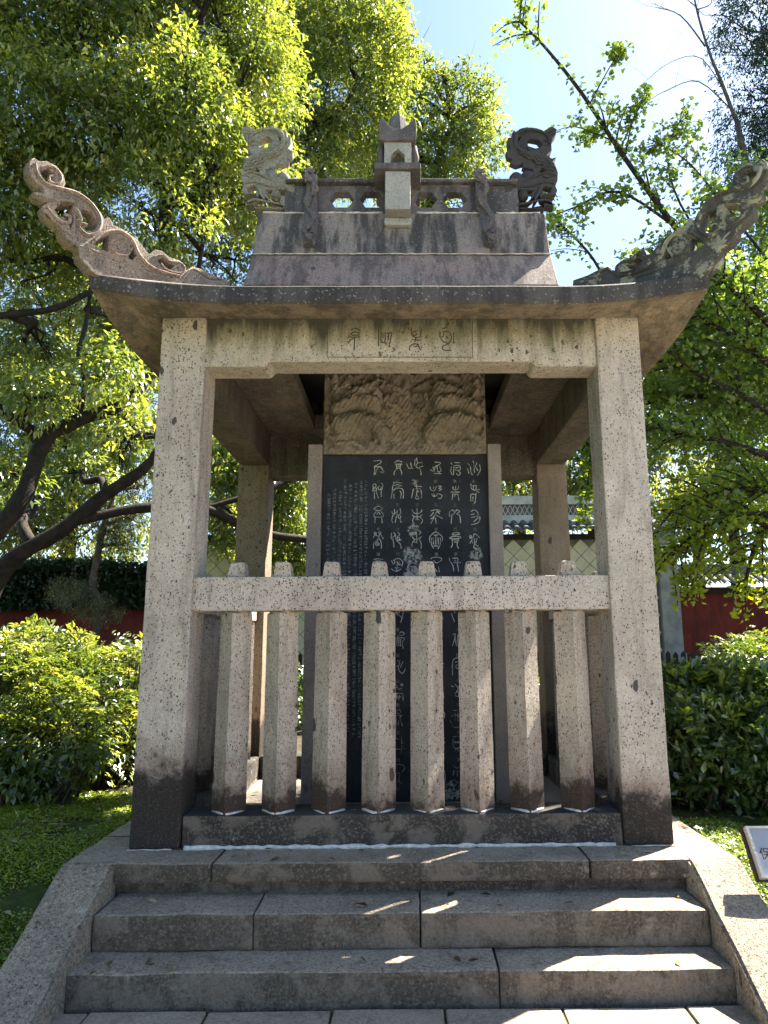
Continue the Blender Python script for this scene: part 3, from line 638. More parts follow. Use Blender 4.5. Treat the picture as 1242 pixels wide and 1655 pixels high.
# ------------------------------------------------------------------ stele
st = thing('inscribed_stele', 'black inscribed stele with white seal characters under a carved beast capital', 'stele', (.02, 1.33, P))
SX0, SX1, SY, SZ1 = -.634, .676, 1.21, 3.072
panel = bm_obj('panel', sbox((SX0, SY, P-.02), (SX1, SY+.22, SZ1), .006, 0, 0), M['stele'], st)
for a, b in ((-.750, SX0-.003), (SX1+.003, .785)): bm_obj('side_post', sbox((a, SY-.035, P-.02), (b, SY+.24, 3.155), .008, .25, .003, a), M['stele_post'], st)
# capital: height field of carved beasts
zc = zp(520, 590, 4.6); REL = []
for pts, r in (([(120,350),(250,285),(380,300)], 62), ([(240,230),(380,180),(405,240)], 48), ([(90,90),(100,220),(130,290)], 34), ([(200,90),(190,170)], 28), ([(330,70),(300,200)], 22), ([(130,460),(250,425),(400,455),(445,530)], 66), ([(80,565),(200,520),(340,500)], 26),
               ([(110,605),(230,590),(290,620)], 26), ([(40,400),(60,560)], 24), ([(60,300),(20,250)], 22), ([(450,80),(560,110),(600,90)], 28), ([(470,165),(560,195)], 24), ([(622,50),(622,150)], 30), ([(430,250),(500,310),(560,330)], 20), ([(160,270),(210,200),(260,210)], 18),
               ([(150,150),(230,110),(300,90)], 16), ([(300,500),(400,520),(430,570)], 20), ([(350,620),(500,600)], 14), ([(260,320),(330,360),(390,340)], 16)):
    for mir in (False, True): REL.append(([(1244-x if mir else x, y) for x, y in pts], r))
rq = random.Random(3)
for _ in range(26):
    x0, y0, r0, a0 = rq.uniform(40, 600), rq.uniform(50, 620), rq.uniform(18, 46), rq.random()*6.28
    arc = [(x0+r0*math.cos(a0+k*.55), y0+r0*math.sin(a0+k*.55)) for k in range(6)]
    for mir in (False, True): REL.append(([(1244-x if mir else x, y) for x, y in arc], rq.uniform(7, 13)))
def relief_height(x, y):
    h = np.zeros_like(x)
    for pts, r in REL:
        d = np.full_like(x, 1e9)
        for (ax, ay), (bx_, by) in zip(pts[:-1], pts[1:]):
            dx, dy = bx_-ax, by-ay; t = np.clip(((x-ax)*dx+(y-ay)*dy)/(dx*dx+dy*dy), 0, 1); d = np.minimum(d, np.hypot(x-ax-t*dx, y-ay-t*dy))
        h = np.maximum(h, np.where(d < r, np.sqrt(np.maximum(0, 1-(d/r)**2))*r+(16 if r < 14 else 0), 0))
    return h + 4*np.sin(x/19+np.sin(y/13)*1.7) + 3*np.sin(y/11+np.sin(x/9)*2) + 2.5*np.sin(x/5.3+y/7.1)
m = MB(); NX, NZ = 200, 120; zl, zh = 3.078, 3.80
c0 = at(*zc(0, 640), SY); c1 = at(*zc(1242, 30), SY)
ii, jj = np.meshgrid(np.arange(NX+1), np.arange(NZ+1)); xx = SX0+.004+(SX1-SX0-.008)*ii/NX; zz = zl+(zh-zl)*jj/NZ
hh = relief_height((xx-c0.x)/(c1.x-c0.x)*1242, 640-(zz-c0.z)/(c1.z-c0.z)*610)*np.minimum(1, np.minimum(np.minimum(ii, NX-ii), jj)/3)
m.v = [tuple(q) for q in np.stack([xx, SY-.02-hh*.0021, zz], -1).reshape(-1, 3)]
m.f = [(j*(NX+1)+i, j*(NX+1)+i+1, (j+1)*(NX+1)+i+1, (j+1)*(NX+1)+i) for j in range(NZ) for i in range(NX)]
n0 = len(m.v); m.box((SX0+.004, SY-.02, zl), (SX1-.004, SY+.21, zh)); m.f.pop(); m.f = [f for f in m.f if f != (n0, n0+1, n0+5, n0+4)]
m.build('carved_capital', M['relief'], st, True)
# large characters, copied stroke by stroke where they can be seen
A_, B_, C_, E_ = zp(590, 730, 6.21), zp(590, 825, 6.21), zp(480, 580, 3.549), zp(550, 980, 5.17)
G = {}
def gl(c, r, conv, sc, *s): G[(c, r)] = (conv, sc, s)
gl(5,1,A_,6.21,[(85,95),(150,88),(165,105),(140,125),(95,150),(140,150),(165,160),(185,195),(195,205)],[(95,150),(100,190),(92,235)],[(140,150),(112,200),(105,230)],[(150,200),(188,215)])
gl(4,1,A_,6.21,[(295,110),(335,90),(375,105)],[(300,125),(375,125)],[(315,130),(320,170),(295,205),(295,235)],[(360,130),(355,170),(370,205),(368,235)],[(320,165),(355,165)],[(330,140),(350,148)])
gl(3,1,A_,6.21,[(420,120),(440,165),(485,165)],[(460,110),(470,160)],[(520,60),(530,110),(578,108)],[(535,110),(512,150),(555,175),(565,235)],[(505,75),(500,140)],[(545,155),(585,145)])
gl(2,1,A_,6.21,[(700,105),(760,110),(740,135),(705,150),(700,200)],[(660,180),(690,200),(685,150)],[(725,140),(730,190),(760,225)],[(750,150),(765,195),(725,200)],[(770,220),(690,218)])
gl(1,1,A_,6.21,[(865,110),(875,130)],[(900,110),(960,110)],[(870,150),(862,195),(880,235)],[(895,140),(890,235)],[(895,140),(950,140),(955,185),(905,182)],[(910,160),(940,160)],[(925,185),(960,215),(935,240),(920,215)])
gl(0,1,A_,6.21,[(1035,120),(1060,140)],[(1085,90),(1095,120)],[(1030,170),(1045,220)],[(1060,150),(1065,200),(1080,235)],[(1095,130),(1100,210)],[(1125,110),(1112,150),(1135,190)],[(1150,130),(1160,180),(1130,240)])
gl(5,2,A_,6.21,('o',97,340,17),('o',103,378,15),[(85,352),(80,400)],[(115,360),(120,420),(140,470)],[(95,400),(97,475)],[(150,345),(130,362),(150,385),(170,350)],[(165,315),(182,340),(165,400),(165,455)])
gl(4,2,A_,6.21,[(285,305),(375,315)],[(300,305),(280,345),(325,330),(375,345)],[(280,345),(275,400),(265,470)],[(290,400),(300,375),(380,375),(386,470)],[(310,357),(350,352)],[(290,420),(295,475)],[(350,390),(365,420),(358,470)])
gl(3,2,A_,6.21,[(520,325),(520,370)],[(500,345),(572,350)],[(490,370),(482,400),(470,465)],[(510,375),(560,375),(570,470)],[(515,397),(545,400)],[(530,380),(520,430),(545,470),(510,470),(520,430)])
gl(2,2,A_,6.21,[(655,350),(665,385),(700,390),(720,345)],[(690,345),(690,375)],[(735,345),(770,350),(740,370),(775,375),(745,392)],[(670,420),(690,450),(720,440),(725,425),(750,425),(775,440),(760,470),(735,465)],[(690,420),(700,445)])
gl(1,2,A_,6.21,[(885,350),(890,380),(935,375),(940,345)],[(910,345),(912,402)],[(860,405),(950,405)],[(880,425),(935,425)],[(882,425),(875,485)],[(933,425),(945,490)],[(905,432),(900,450)])
gl(0,2,A_,6.21,[(1065,320),(1070,370),(1110,385),(1115,340),(1075,345)],[(1090,345),(1090,378)],[(1110,385),(1152,380)],[(1065,500),(1065,430),(1105,430)],[(1085,450),(1085,500)],[(1115,415),(1108,500),(1095,520)],[(1120,400),(1150,410)])
gl(5,3,C_,3.55,[(442,860),(468,845),(492,858),(470,872),(442,862)],[(455,876),(442,904),(497,904),(484,876)],[(458,895),(470,880),(480,895)],[(450,906),(448,942)],[(450,908),(487,908)],[(487,908),(490,942)])
gl(4,3,C_,3.55,[(545,875),(552,890),(570,880)],[(560,862),(562,895)],[(552,895),(545,925),(552,940)],[(572,900),(565,940)],[(592,858),(597,885),(580,895)],('o',589,905,8),[(590,913),(600,940)],[(576,868),(576,900)])
gl(3,3,C_,3.55,[(690,858),(690,920)],[(660,865),(675,885),(705,885),(720,865)],[(662,893),(675,905),(705,905),(720,892)],[(675,905),(664,925),(672,945)],[(705,905),(722,925),(712,945)],[(680,921),(702,921)])
gl(2,3,C_,3.55,[(770,872),(800,865),(825,872),(800,880)],[(785,880),(765,905)],[(800,880),(785,905),(768,920)],[(795,895),(836,915)],[(790,905),(768,945)],[(795,912),(800,945)],[(800,868),(820,890)])
gl(1,3,C_,3.55,[(878,905),(875,880),(895,866),(905,885),(885,897)],[(890,900),(885,945)],[(917,863),(905,885)],[(917,866),(935,875),(918,890),(935,900),(940,942)])
gl(0,3,C_,3.55,[(1000,875),(1022,866),(1042,890),(1030,907)],[(998,893),(1020,889)],[(1000,910),(1025,905)],[(1015,935),(1050,905),(1042,940),(1000,950)])
gl(5,4,B_,6.21,('o',105,230,11),[(103,243),(85,270)],[(108,245),(137,265),(125,300),(90,330),(88,385)],('o',152,225,11),[(155,237),(187,285)],[(150,240),(140,268),(155,300),(166,330),(166,385)],('o',126,334,18),[(118,330),(134,330)],[(120,340),(134,340)])
gl(4,4,B_,6.21,[(270,225),(265,270),(280,300)],[(290,215),(302,250),(280,270),(288,310),(292,370)],[(330,220),(350,240),(325,270),(332,302),(366,290)],[(310,230),(312,290),(358,340),(364,382)],[(345,265),(346,300)])
gl(3,4,B_,6.21,[(510,210),(520,250)],[(540,200),(562,220),(545,240)],[(475,260),(500,290),(550,280),(567,260)],[(520,240),(522,330)],[(500,295),(475,330),(475,362)],[(545,290),(565,330),(565,382)],[(495,322),(520,312)])
gl(2,4,B_,6.21,[(655,325),(650,270),(680,235),(712,215),(745,235),(777,265),(774,310)],[(668,275),(670,340),(692,382)],[(757,275),(757,340),(733,387)],[(712,245),(712,352)],[(692,247),(735,247)],[(690,357),(740,357)],[(685,270),(690,340)],[(735,270),(738,340)])
gl(1,4,B_,6.21,[(875,242),(895,225),(940,225),(947,240),(880,247)],[(848,278),(890,260),(962,265),(945,281),(850,282)],[(870,294),(945,296)],[(875,295),(880,345),(863,375)],[(940,295),(925,345),(942,382)],[(895,317),(927,317)])
gl(0,4,B_,6.21,('o',1060,262,10),[(1052,278),(1085,270),(1102,233),(1155,277)],[(1080,285),(1052,332)],[(1097,275),(1100,340),(1095,376),(1158,379)],[(1110,292),(1137,280)],[(1122,300),(1112,340),(1142,360)],[(1070,300),(1082,332)])
gl(5,5,B_,6.21,[(90,492),(130,485),(182,492)],[(100,510),(165,512),(170,600)],[(105,515),(95,600)],[(120,540),(150,540),(150,575),(120,575),(120,540)])
gl(4,5,B_,6.21,[(268,500),(285,540),(302,512),(285,495)],[(300,490),(345,482),(380,515),(370,562)],[(325,510),(325,562)],[(345,515),(340,547),(362,540)],[(300,576),(345,576)],[(320,576),(320,605)],[(263,585),(312,612),(367,585)])
gl(3,5,B_,6.21,[(420,600),(440,545),(480,525),(520,540)],[(470,560),(475,610)],[(500,560),(520,605)])
gl(2,5,B_,6.21,[(660,490),(690,470),(760,475),(768,500),(720,527),(690,500)],[(740,560),(747,617)],[(703,580),(725,617)],[(680,540),(690,600)])
gl(1,5,B_,6.21,[(850,475),(850,500),(885,555),(892,612)],[(880,480),(932,480),(925,522),(890,517)],[(898,500),(916,500)],[(964,520),(930,532),(936,570),(942,612)])
gl(4,7,E_,5.17,[(470,40),(480,75)],[(500,30),(490,70),(517,95),(505,137)],[(527,50),(520,100)],('o',470,50,7))
gl(4,8,E_,5.17,[(495,232),(510,213),(537,225),(515,245),(480,250),(475,330)],[(480,265),(540,265),(520,300),(527,352)],[(492,275),(490,325)],[(506,275),(505,325)],[(478,328),(512,328)])
gl(4,9,E_,5.17,[(480,450),(500,480),(475,502)],[(500,450),(488,520),(520,562),(547,520)],[(527,460),(503,512)])
gl(4,10,E_,5.17,[(463,655),(490,692),(520,680)],('o',516,655,9),[(458,730),(522,730),(525,787)],[(475,735),(470,782)],[(497,740),(490,782)],[(470,757),(515,757)])
gl(4,11,E_,5.17,('o',490,880,17),[(463,912),(517,912),(500,930),(522,1000)],[(470,935),(470,1000)],[(490,950),(486,997)])
gl(4,12,E_,5.17,[(510,1080),(516,1150)],[(492,1110),(463,1105)],[(468,1195),(547,1190)],[(515,1160),(510,1232)])
gl(4,13,E_,5.17,[(463,1330),(500,1320),(542,1345),(520,1382)],[(480,1390),(500,1400),(490,1460),(520,1482)])
gl(1,7,E_,5.17,[(850,78),(862,112)],[(930,60),(957,132)],[(960,20),(955,60)],[(992,20),(996,50)])
gl(1,8,E_,5.17,[(940,240),(962,230),(955,280),(938,332)],[(960,250),(972,332)],[(987,230),(980,290),(990,342)],[(1007,230),(1012,332)])
gl(1,9,E_,5.17,[(940,577),(940,470),(960,435),(1012,435),(1012,512)],[(960,465),(1000,465)],[(970,490),(995,490),(995,515),(970,515),(970,490)])
gl(1,10,E_,5.17,[(928,665),(950,672)],[(960,650),(987,690),(958,732)],[(1002,655),(985,700),(992,752),(960,745)])
gl(1,11,E_,5.17,[(948,870),(1002,870)],[(928,920),(960,910),(1012,915)],[(918,950),(940,1000),(975,1012),(1022,990)],[(960,890),(965,960)],[(985,890),(985,960)])
gl(1,12,E_,5.17,[(938,1095),(975,1085),(1007,1095)],[(945,1110),(945,1170),(970,1187),(1007,1170),(1007,1110)],('o',965,1135,7),('o',988,1135,7),[(955,1212),(975,1190),(987,1212)])
gl(1,13,E_,5.17,[(943,1330),(980,1352),(1012,1325)],[(950,1370),(945,1412)],[(965,1380),(1017,1380)],[(980,1390),(980,1422)])
CXP = {0: 767, 1: 736, 2: 705, 3: 675, 4: 643, 5: 612}; RYP = {1: 757, 2: 795, 3: 834, 4: 874, 5: 914, 6: 955, 7: 995, 8: 1036, 9: 1077, 10: 1116, 11: 1160, 12: 1204, 13: 1251}
GY = SY-.0022
for (c, r), (conv, sc, s) in G.items():
    strokes_mesh(s, conv, GY, 1.35*sc, 3).build('carved_character', M['chalk'] if r < 11 else M['chalk_dim'], panel)
keys = [k for k in G if k[1] in (1, 2, 3, 4)]
def centre(c, r):
    x = at(CXP[c], 830, SY).x; return Vector((x, GY, at(CXP[c], RYP[r], SY).z))
for c in range(6):
    for r in range(6, 14):
        if (c, r) in G: continue
        k = keys[(c*7+r*5) % len(keys)]; conv, sc, s = G[k]
        o = strokes_mesh(s, conv, GY, 1.35*sc, 2).build('carved_character', M['chalk'], panel); o.location = centre(c, r)-centre(*k); o.location.y = 0
# tiny gloss under every large character
GLOSS = '承帝曰咨翼輔佐卿洲諸與登鳥獸之門參身洪流而明發爾興久旅忘家宿嶽麓庭智營形折心罔弗辰往求平定華岳泰衡宗疏事裒勞余伸禋鬱塞昏徙南瀆衍亨衣制食備萬國其寧竄舞永奔'
def text_obj(name, body, size, loc, rot, mat, parent):
    cu = bpy.data.curves.new('tmp', 'FONT'); cu.body = body; cu.size = size; cu.align_x = 'CENTER'; cu.align_y = 'CENTER'; cu.resolution_u = 1
    ob = link(bpy.data.objects.new('tmp', cu)); bpy.context.view_layer.update()
    me = bpy.data.meshes.new_from_object(ob.evaluated_get(bpy.context.evaluated_depsgraph_get())); bpy.data.objects.remove(ob); bpy.data.curves.remove(cu)
    me.transform(Matrix.Translation(loc) @ rot); me.name = name; me.materials.clear(); return mesh_obj(name, me, mat, parent)
ROT = Matrix.Rotation(math.pi/2, 4, 'X')
for c in range(6):
    bms = bmesh.new()
    for r in range(1, 14):
        i = c*13+r-1
        if i >= len(GLOSS): continue
        p = centre(c, r)-Vector((0, 0, .108)); o = text_obj('tmp', GLOSS[i], .030, p, ROT, M['chalk_dim'], None); bms.from_mesh(o.data); me = o.data; bpy.data.objects.remove(o); bpy.data.meshes.remove(me)
    bm_obj('gloss_inscription', bms, M['chalk_dim'], panel)['kind'] = 'stuff'
# columns of worn small script at the left
rr = random.Random(4)
for i, u in enumerate((531.5, 540.7, 549.9, 557.9, 566, 575, 583.5, 592)):
    m = MB(); v = (800, 792, 796, 778, 785, 782, 780, 778)[i]; x0 = at(u, 850, SY).x
    end = (990, 1130, 1150, 1175, 1185, 1190, 1190, 1185)[i]
    while v < end:
        z = at(u, v, SY).z; hh = .0135
        for k in range(rr.choice((4, 5, 6, 6))):
            if rr.random() < .5: a = [(-hh+rr.random()*.004, z+rr.uniform(-hh, hh)), (hh-rr.random()*.006, z+rr.uniform(-hh, hh)*.9)]; a[1] = (a[1][0], a[0][1]+rr.uniform(-.002, .004))
            else: xx = rr.uniform(-hh, hh)*.8; a = [(xx, z+hh*rr.uniform(.3, 1)), (xx+rr.uniform(-.008, .008), z-hh*rr.uniform(.2, 1))]
            m.ribbon([(x0+p[0], p[1]) for p in a], .0030, lambda x, y: (x, GY, y))
        v += 6.3
    m.build('small_inscription', M['chalk_dim'], panel)['kind'] = 'stuff'

# ------------------------------------------------------------------ garden wall behind
WY = 8.5
wl = thing('screen_wall', 'pale garden wall faced with diamond tiles under a grey tiled coping', 'wall', (.2, WY, .5))
WX0, WX1 = -4.2, 4.62
ze = at(850, 872, WY).z; zt = at(850, 858, WY).z
m = MB(); m.box((WX0, WY+.012, .2), (WX1, WY+.36, ze)); m.build('wall_core', M['walljoint'], wl)
TD = .155; tm = MB(); q = TD-.006
tm.v = [(-q, 0, 0), (0, 0, -q), (q, 0, 0), (0, 0, q), (-q+.006, -.008, 0), (0, -.008, -q+.006), (q-.006, -.008, 0), (0, -.008, q-.006)]
tm.f = [(4, 5, 6, 7), (0, 1, 5, 4), (1, 2, 6, 5), (2, 3, 7, 6), (3, 0, 4, 7)]
tme = tm.mesh('wall_tile'); tme.materials.append(M['walltile']); rest = MB()
for j in range(40):
    z = .35+TD*j
    if z > ze-TD*.9: break
    for i in range(int((WX1-WX0)/(2*TD))):
        x = WX0+TD+(i*2+(j % 2))*TD
        if x > WX1-TD*.5: continue
        if (.9 < x < 4.0 or -3.1 < x < -.9) and z > 1.75:
            o = link(bpy.data.objects.new('wall_tile', tme)); par(o, wl); o.location = (x, WY+.012, z)
        else:
            n0 = len(rest.v); rest.v += [(a+x, b+WY+.012, c+z) for a, b, c in tm.v]; rest.f += [tuple(n0+k for k in f) for f in tm.f]
o = rest.build('wall_tiling', M['walltile'], wl); o['kind'] = 'stuff'
m = MB(); m.box((WX0-.02, WY-.08, ze), (WX1+.02, WY+.45, ze+.09)); m.build('eave_board', M['darkwood'], wl)
def tile_mesh(r, up):
    m = MB(); nseg = 6
    for e, (y, z) in enumerate(((-.34, 0), (.16, .24))):
        for k in range(nseg+1):
            a = math.pi*k/nseg; m.v.append((-math.cos(a)*r, y, z+(math.sin(a)*r if up else -math.sin(a)*r*.6)))
    m.f = [(k, k+1, nseg+2+k, nseg+1+k) for k in range(nseg)]
    n0 = len(m.v); th = .018
    m.v += [(x, y, z-th) for x, y, z in m.v[:n0]]
    m.f += [(n0+k+1, n0+k, n0+nseg+1+k, n0+nseg+2+k) for k in range(nseg)] + [(k+1, k, n0+k, n0+k+1) for k in range(nseg)]
    me = m.mesh('roof_tile'); me.materials.append(M['greytile']); return me
cov, pan = tile_mesh(.058, True), tile_mesh(.058, False)
nt = int((WX1-WX0)/.172)
for i in range(nt+1):
    x = WX0+.03+i*.172
    o = link(bpy.data.objects.new('roof_tile', cov)); par(o, wl); o.location = (x, WY, ze+.14); o.rotation_euler = (0, random.uniform(-.03, .03), 0)
    if i < nt: o = link(bpy.data.objects.new('roof_tile', pan)); par(o, wl); o.location = (x+.086, WY, ze+.165)
m = MB(); m.box((WX0, WY+.02, ze+.25), (WX1, WY+.34, zt+.30)); m.build('ridge_band', M['white_coping'], wl)
zb = zt+.30; m = MB(); m.box((WX0, WY+.07, zb), (WX1, WY+.29, zb+.20)); m.build('lattice_backing', M['greytile'], wl)
m = MB(); x = WX0+.05
while x < WX1-.1:
    m.tube([(x, WY+.062, zb+.005), (x+.09, WY+.062, zb+.195)], .009, 4); m.tube([(x+.09, WY+.058, zb+.005), (x, WY+.058, zb+.195)], .009, 4); x += .09
o = m.build('lattice', M['white_coping'], wl); o['kind'] = 'stuff'
m = MB(); m.box((WX0-.03, WY, zb+.2), (WX1+.03, WY+.36, zb+.36)); m.build('ridge_cap', M['white_coping'], wl)
for a, nm in ((WX1+.003, 'r'), (WX0-.343, 'l')):
    m = MB(); m.box((a, WY-.10, .2), (a+.34, WY+.4, ze+.3)); m.box((a-.03, WY-.14, 1.15), (a+.37, WY+.43, 1.38)); m.box((a-.02, WY-.13, ze-.1), (a+.36, WY+.42, ze+.02)); m.build('pillar', M['greypillar'], wl)
def red_wall(label, x0, x1, ztop, tiles):
    r = thing('red_wall', label, 'wall', ((x0+x1)/2, WY, .5))
    bm_obj('wall_core', sbox((x0, WY+.02, .2), (x1, WY+.34, ztop), .01, .6, .006), M['redwall'], r)
    if tiles:
        m = MB(); m.box((x0, WY-.06, ztop), (x1, WY+.42, ztop+.12)); m.build('eave_board', M['darkwood'], r)
        for i in range(int((x1-x0)/.172)):
            o = link(bpy.data.objects.new('roof_tile', cov)); par(o, r); o.location = (x0+.09+i*.172, WY, ztop+.16)
        m = MB(); m.box((x0, WY+.05, ztop+.27), (x1, WY+.3, ztop+.55)); m.build('ridge_band', M['greytile'], r)
    return r
red_wall('dark red plaster wall under a clipped evergreen top, left of the pavilion', -16, WX0-.35, at(150, 975, WY).z, False)
red_wall('red plaster wall with dark tiled top, right of the grey pillar', WX1+.35, 16, at(1130, 960, WY).z, True)
# picket fence
FYY = 7.4; fz = at(1080, 1052, FYY).z
fe = thing('picket_fence', 'low dark wooden picket fence in front of the garden walls', 'fence', (.5, FYY, .6))
pm = MB(); pm.box((-.035, -.015, 0), (.035, .015, .9)); pm.v[4:] = [(-.035, -.015, .87), (.035, -.015, .87), (.035, .015, .87), (-.035, .015, .87)]; pm.v += [(0, 0, .92)]; pm.f[1] = (4, 5, 8); pm.f += [(5, 6, 8), (6, 7, 8), (7, 4, 8)]
pme = pm.mesh('picket'); pme.materials.append(M['darkwood'])
x = -4.2
while x < 5.9:
    o = link(bpy.data.objects.new('picket', pme)); par(o, fe); o.location = (x, FYY, fz-.92+random.uniform(-.01, .01)); x += .125
for zz in (.25, .68):
    m = MB(); m.box((-4.3, FYY+.017, fz-.92+zz), (6.0, FYY+.055, fz-.92+zz+.06)); m.build('fence_rail', M['darkwood'], fe)

# ------------------------------------------------------------------ foliage tools
def unit(v): return v/np.maximum(np.linalg.norm(v, axis=1, keepdims=True), 1e-9)
def leaf_mesh(name, pos, dr, nr, L, Wd, tint, mat, parent=None, kind='kite'):
    N = len(pos); dr = unit(dr); sd = unit(np.cross(dr, nr)); nr = np.cross(sd, dr)
    if kind == 'kite': T = [(0, 0, 0), (.42, .5, .10), (1, 0, -.06), (.42, -.5, .10)]; polys = [(0, 1, 2, 3)]
    elif kind == 'fan': T = [(0, 0, 0), (.70, .60, .06), (1, .32, .0), (.88, 0, -.02), (1, -.32, .0), (.70, -.60, .06)]; polys = [(0, 1, 2, 3), (0, 3, 4, 5)]
    else: T = [(0, 0, 0), (.40, .34, .09), (.76, .48, .10), (1, 0, .0), (.76, -.48, .10), (.40, -.34, .09)]; polys = [(0, 1, 2, 3), (0, 3, 4, 5)]
    k = len(T); V = np.zeros((N, k, 3))
    for i, (a, b, c) in enumerate(T):
        V[:, i] = pos + dr*(a*L)[:, None] + sd*(b*Wd)[:, None] + nr*(c*L)[:, None]
    me = bpy.data.meshes.new(name); me.vertices.add(N*k); me.vertices.foreach_set('co', V.reshape(-1).astype(np.float32))
    idx = (np.arange(N)[:, None, None]*k + np.array(polys)[None]).reshape(-1)
    npol = N*len(polys); me.loops.add(npol*4); me.loops.foreach_set('vertex_index', idx.astype(np.int32))
    me.polygons.add(npol); me.polygons.foreach_set('loop_start', np.arange(npol, dtype=np.int32)*4)
    me.update(calc_edges=True)
    at_ = me.attributes.new('tint', 'FLOAT', 'FACE'); at_.data.foreach_set('value', np.repeat(tint, len(polys)).astype(np.float32))
    return mesh_obj(name, me, mat, parent)
def pnoise(p, f=1.0, s=0):
    x, y, z = p[:, 0]*f+s, p[:, 1]*f+s*1.7, p[:, 2]*f+s*.6
    return (np.sin(1.7*x+1.3*np.sin(1.1*y+.7*z))+np.sin(1.9*y+1.2*np.sin(1.3*z+.9*x))+np.sin(1.5*z+1.4*np.sin(1.2*x+1.1*y)))/3
def blob_leaves(blobs, rng, dens=60, per=16, spray=.34, L=.10, aspect=.36, gap=-.25, new=.5, droop=.45, seed=0, shell=.35):
    P_, D_, N_, T_ = [], [], [], []
    for b in blobs:
        c = np.array(b[0]); r = np.array(b[1]); area = (r[0]*r[1]+r[1]*r[2]+r[0]*r[2])/3*4*math.pi
        n = int(area*dens*(b[2] if len(b) > 2 else 1)); d = unit(rng.normal(size=(n, 3)))
        rad = shell+(1.05-shell)*rng.random(n)**.55
        lump = 1+.22*pnoise(d*3+c, 1.0, seed)
        q = c+d*r*(rad*lump)[:, None]; keep = pnoise(q, 1.25, seed) > gap+rng.normal(0, .12, n)
        q, d, rad = q[keep], d[keep], rad[keep]; n = len(q)
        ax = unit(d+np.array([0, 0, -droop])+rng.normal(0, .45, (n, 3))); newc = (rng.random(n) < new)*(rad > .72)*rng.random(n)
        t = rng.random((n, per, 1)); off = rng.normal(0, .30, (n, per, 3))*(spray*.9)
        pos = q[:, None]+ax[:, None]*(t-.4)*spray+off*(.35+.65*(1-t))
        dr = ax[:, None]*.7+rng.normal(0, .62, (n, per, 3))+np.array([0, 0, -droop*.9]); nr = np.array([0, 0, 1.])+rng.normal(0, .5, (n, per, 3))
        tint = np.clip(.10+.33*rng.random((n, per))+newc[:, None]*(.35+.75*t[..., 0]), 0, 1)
        P_.append(pos.reshape(-1, 3)); D_.append(dr.reshape(-1, 3)); N_.append(nr.reshape(-1, 3)); T_.append(tint.reshape(-1))
    P_, D_, N_, T_ = map(np.concatenate, (P_, D_, N_, T_)); k = len(P_); Ls = L*(.65+.6*rng.random(k))
    return P_, D_, N_, Ls, Ls*aspect*(.8+.4*rng.random(k)), T_
def wiggle(a, b, n, amp, rr, sag=0):
    a = Vector(a); b = Vector(b); out = []
    for i in range(n+1):
        t = i/n; p = a.lerp(b, t); k = math.sin(math.pi*t)
        out.append(p+Vector((rr.uniform(-1, 1), rr.uniform(-1, 1), rr.uniform(-1, 1)))*amp*k*(b-a).length+Vector((0, 0, sag*k)))
    return out
def nearest(path, p):
    return min(path, key=lambda q: (Vector(q)-Vector(p)).length + max(0, Vector(q).z-Vector(p).z)*1.5)
def tree(name, label, cat, trunks, blobs, leaf, mat, bark, seed, group=None, kind='kite', limbs=True, thick=.06):
    rng = np.random.default_rng(seed); rr = random.Random(seed)
    base = Vector(trunks[0][0][0]); root = thing(name, label, cat, base, group)
    allp = []
    for pts, rad in trunks:
        q = smooth_path(pts, 4); k = len(q); R = []
        for i in range(k):
            t = i/(k-1)*(len(rad)-1); j = min(int(t), len(rad)-2); R.append((rad[j]+(rad[j+1]-rad[j])*(t-j))*(1+.07*math.sin(i*1.9+seed)))
        m = MB(); m.tube(q, R, 10); m.build('trunk', M[bark], root, True); allp += q
    if limbs:
        for b in blobs:
            c = Vector(b[0]); a = nearest(allp, c); L_ = (c-a).length
            m = MB(); p = smooth_path(wiggle(a, c, 4, .10, rr, .08*L_), 3); k = len(p); t0 = min(thick*1.6, .02+.022*L_+thick*.3)
            m.tube(p, [t0*(1-.72*i/k) for i in range(k)], 6)
            for _ in range(7):
                d = Vector((rr.gauss(0, 1), rr.gauss(0, 1), rr.gauss(.2, 1))).normalized(); e = c+Vector((d.x*b[1][0], d.y*b[1][1], d.z*b[1][2]))*.85
                s0 = p[rr.randrange(k//2, k)]; pp = wiggle(s0, e, 4, .13, rr); m.tube(pp, [t0*.34, t0*.26, t0*.18, t0*.11, t0*.05], 5)
                for _ in range(2):
                    e2 = e+Vector((rr.gauss(0, 1), rr.gauss(0, 1), rr.gauss(0, 1)))*.35*b[1][0]; m.tube(wiggle(pp[2], e2, 3, .12, rr), [t0*.13, t0*.1, t0*.07, t0*.03], 4)
            m.build('limb', M[bark], root, True)
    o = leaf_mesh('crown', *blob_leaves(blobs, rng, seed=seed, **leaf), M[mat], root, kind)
    return root
def B(u, v, Y, r, rz=None, k=1): p = at(u, v, Y); return ((p.x, p.y, p.z), (r, r, rz or r*.9), k)

# ------------------------------------------------------------------ trees
def P_(u, v, Y): return tuple(at(u, v, Y))
